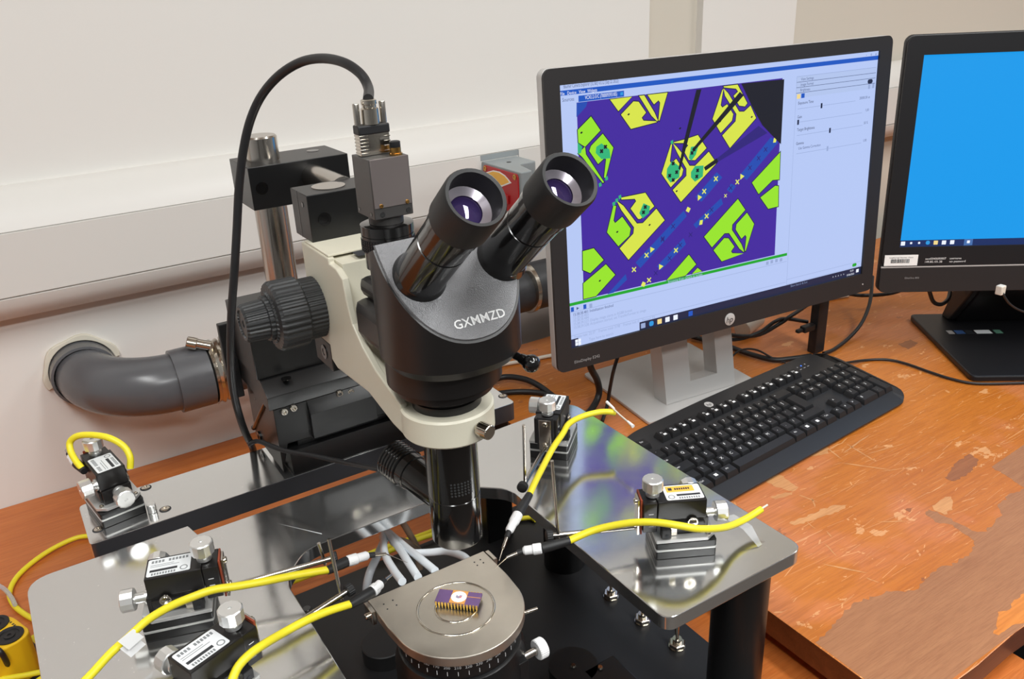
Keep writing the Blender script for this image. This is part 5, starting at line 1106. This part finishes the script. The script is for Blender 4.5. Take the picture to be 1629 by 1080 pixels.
P_ = [Vector(p) for p in [(-0.1946,-0.2216,0.182),(-0.1842,-0.2247,0.182),(-0.1734,-0.2355,0.172),(-0.1741,-0.2485,0.1605),(-0.1793,-0.249,0.1605),(-0.1834,-0.2348,0.172)]]
m.poly([tuple(p) for p in (P_[0], P_[1], P_[2], P_[5])]); m.poly([tuple(p) for p in (P_[5], P_[2], P_[3], P_[4])]); m.build('tape', TAPE, tc1)
probe_cable('yellow cable from the back positioner, its end tied with a white thread', [(-0.1665,-0.0417,0.196),(-0.1727,-0.0382,0.198),(-0.1828,-0.0323,0.198),(-0.2003,-0.0286,0.197),(-0.2213,-0.0355,0.199),(-0.2372,-0.0467,0.198),(-0.259,-0.0614,0.197),(-0.2781,-0.0739,0.192),(-0.2994,-0.0905,0.19),(-0.3149,-0.102,0.186)], True, (-0.3364,-0.1173,0.184), (-0.3552,-0.1315,0.182), (-0.3683,-0.143,0.178), (-0.372,-0.1417,0.166))
tc3 = probe_cable('yellow cable over the upper left positioner with a white paper flag', [(-0.6964,-0.1045,0.176),(-0.6809,-0.0959,0.178),(-0.6641,-0.084,0.181),(-0.6496,-0.0775,0.184),(-0.6347,-0.0747,0.19),(-0.6184,-0.0773,0.196),(-0.6028,-0.0816,0.2),(-0.587,-0.084,0.201),(-0.5694,-0.0869,0.198),(-0.5511,-0.0892,0.195),(-0.527,-0.0898,0.19),(-0.5009,-0.0939,0.186)], True, (-0.4845,-0.09,0.184), (-0.466,-0.0902,0.182), (-0.4515,-0.0922,0.178), (-0.4356,-0.0974,0.165))
a = Vector((-0.6481,-0.0782,0.1855)); m = MB(); P_ = [Vector(p) for p in [(-0.6573,-0.0853,0.19),(-0.6454,-0.0783,0.19),(-0.6402,-0.0789,0.18),(-0.652,-0.0867,0.18)]]
m.poly([tuple(p) for p in P_]); m.poly([tuple(p - Vector((0, 0, .007))) for p in P_]); bmesh.ops.contextual_create; m.build('paper_flag', TAG, tc3)
probe_cable('yellow cable beside the lower left positioner, running off the bottom edge', [(-0.6097,-0.1762,0.18),(-0.6018,-0.1763,0.192),(-0.5941,-0.1703,0.198),(-0.5849,-0.1667,0.201),(-0.5738,-0.1605,0.199),(-0.5565,-0.148,0.191),(-0.5386,-0.1431,0.189),(-0.5207,-0.1394,0.186),(-0.5002,-0.1374,0.182)], True, (-0.4816,-0.1326,0.181), (-0.4715,-0.1265,0.18), (-0.4589,-0.1174,0.176), None)
tc5 = probe_cable('yellow cable looped back over the parked positioner on the beam', [(-0.6074,0.1344,0.205),(-0.6049,0.1373,0.215),(-0.6073,0.1446,0.224),(-0.6164,0.1532,0.232),(-0.628,0.1649,0.234),(-0.6405,0.1772,0.232),(-0.6484,0.1826,0.226),(-0.6504,0.1786,0.219),(-0.6488,0.169,0.212),(-0.6447,0.1579,0.205)], True, (-0.6485,0.1719,0.207), (-0.6521,0.1828,0.212), (-0.6539,0.1916,0.214), None)
t = thing('cotton_swab', 'white cotton swab caught on the end of the back yellow cable', 'swab', (-0.17,-0.0521,0.198))
p, q_ = Vector((-0.1667,-0.0285,0.203)), Vector((-0.172,-0.0752,0.198)); m = MB(); m.tube([p, p.lerp(q_, .45) + Vector((0, 0, -.001)), q_], .0009, 8); m.build('stick', CABLEW, t)
m = MB(); m.tube([p - (q_ - p) * .02, p.lerp(q_, .12), p.lerp(q_, .28)], lambda u: .0016 - .0004 * u, 10); m.tube([p.lerp(q_, .82), p.lerp(q_, .92), q_ + (q_ - p) * .03], lambda u: .0011 + .0008 * u, 10); m.build('cotton_tip', WHITEC, t)

# spare yellow cables on the lower table
def loose(label, pts, r=.0032): return cable('loose_probe_cable', label, pts, r, YEL, 'cable', 'yellow cables lying on the lower table', 12)
loose('yellow cable looping on the left of the bench beside the platen corner', [(-0.6504,0.4567,-0.046),(-0.6709,0.4648,-0.046),(-0.7021,0.456,-0.046),(-0.7293,0.4364,-0.046),(-0.7457,0.4153,-0.046),(-0.7535,0.3896,-0.046),(-0.7506,0.3629,-0.046),(-0.7418,0.3382,-0.046),(-0.7294,0.314,-0.046),(-0.7125,0.287,-0.046)])
loose('yellow cable lying on the bench behind the left corner of the platen', [(-0.6976,0.3622,-0.046),(-0.686,0.3711,-0.046),(-0.6712,0.3751,-0.046),(-0.6531,0.3741,-0.046),(-0.6255,0.3618,-0.046)])
loose('yellow cable passing under the beam between platen and base plate', [(-0.5358,0.1722,-0.04),(-0.4853,0.1975,-0.04),(-0.4538,0.1925,-0.035),(-0.4247,0.1839,-0.03),(-0.3953,0.1753,-0.025),(-0.3561,0.169,-0.02),(-0.3096,0.1783,-0.03),(-0.2713,0.1834,-0.035)])
loose('yellow cable lying behind the objective above the black plate', [(-0.3691,0.1589,-0.02),(-0.335,0.1599,-0.02),(-0.2917,0.1599,-0.022),(-0.2369,0.1447,-0.025),(-0.1772,0.1263,-0.026),(-0.1684,0.1148,-0.026)])
loose('folded yellow cable in front of the yellow jack box', [(-0.7842,0.2084,-0.02),(-0.7593,0.1991,-0.02),(-0.7455,0.1935,-0.02),(-0.7275,0.1871,-0.02),(-0.7258,0.1807,-0.02),(-0.7344,0.18,-0.022),(-0.7449,0.1766,-0.024)], .003)
loose('short bend of yellow cable between the jack box and the platen', [(-0.7283,0.2564,-0.046),(-0.7341,0.2757,-0.046),(-0.737,0.2861,-0.046),(-0.732,0.285,-0.046),(-0.7235,0.273,-0.046)], .003)
t = thing('cable_tie', 'clear plastic tie wrapped on the looping yellow cable', 'tie', (-0.7502,0.3844,-0.045))
m = MB(); m.tube([(-0.7638,0.4078,-0.04),(-0.7566,0.3914,-0.04),(-0.7512,0.371,-0.04),(-0.7485,0.3529,-0.04)], .0026, 8); m.build('wrap', TAPE, t)

# yellow jack box and black unit below it
t = thing('jack_box', 'yellow plastic box with black round jacks at the left edge', 'connector box', (-0.7623,0.2683,-0.05))
zt = .012
o4 = [(-0.7736,0.2694),(-0.7562,0.2641),(-0.7466,0.2562),(-0.7429,0.25),(-0.7324,0.2242),(-0.7323,0.2185),(-0.7351,0.2127),(-0.7424,0.2079),(-0.7596,0.203),(-0.7819,0.198),(-0.8001,0.2326)]
m = MB(); m.prism(rpoly(o4, .0022, 3), -.038, zt, 'z', .0015); jb = m.build('housing', YELB, t)
for p in [(-0.7498,0.2224,0.0125),(-0.7615,0.2509,0.0125)]:
    m = MB(); m.lathe([(.0135, -.001), (.0135, .0008), (.012, .0014), (.0095, .0012), (.009, .0002), (.0055, .0002), (.0055, .0012), (.002, .0012), (.002, .0002)], p, (0, 0, 1), 32); m.build('jack', BLKP, t)
m = MB()
for (px0, px1) in ([(-0.752,0.2537,0.0123),(-0.7463,0.2427,0.0123)], [(-0.7458,0.2412,0.0123),(-0.7368,0.219,0.0123)], [(-0.7599,0.2167,0.0123),(-0.7552,0.2102,0.0123)]):
    a = Vector(px0); b = Vector(px1); d = (b - a); nrm_ = Vector((-d.y, d.x, 0)).normalized() * .0012
    n_ = max(2, int(d.length / .003))
    for k in range(n_):
        u0 = a + d * (k / n_); u1 = a + d * ((k + .6) / n_); m.poly([tuple(u0 - nrm_), tuple(u1 - nrm_), tuple(u1 + nrm_), tuple(u0 + nrm_)])
m.build('printed_marks', INK, jb)
cable('jack_lead', 'thin dark lead hanging over the front of the yellow jack box', [(-0.765,0.2101,0.016),(-0.759,0.1974,0.016),(-0.7574,0.199,0.004),(-0.7581,0.2086,-0.015),(-0.7594,0.2092,-0.03),(-0.7637,0.1986,-0.04)], .0028, CABLE)
t = thing('interface_unit', 'black flat unit under the yellow jack box', 'unit', (-0.7423,0.2487,-0.05))
P4 = [(-0.7375,0.273),(-0.7251,0.2389),(-0.7354,0.1622),(-0.8381,0.2339),(-0.8151,0.3023)]
m = MB(); m.prism(P4, TZ + .0003, -.0385, 'z', .001); m.build('case', BLKP, t)

bpy.data.objects.remove(_tob, do_unlink=True)
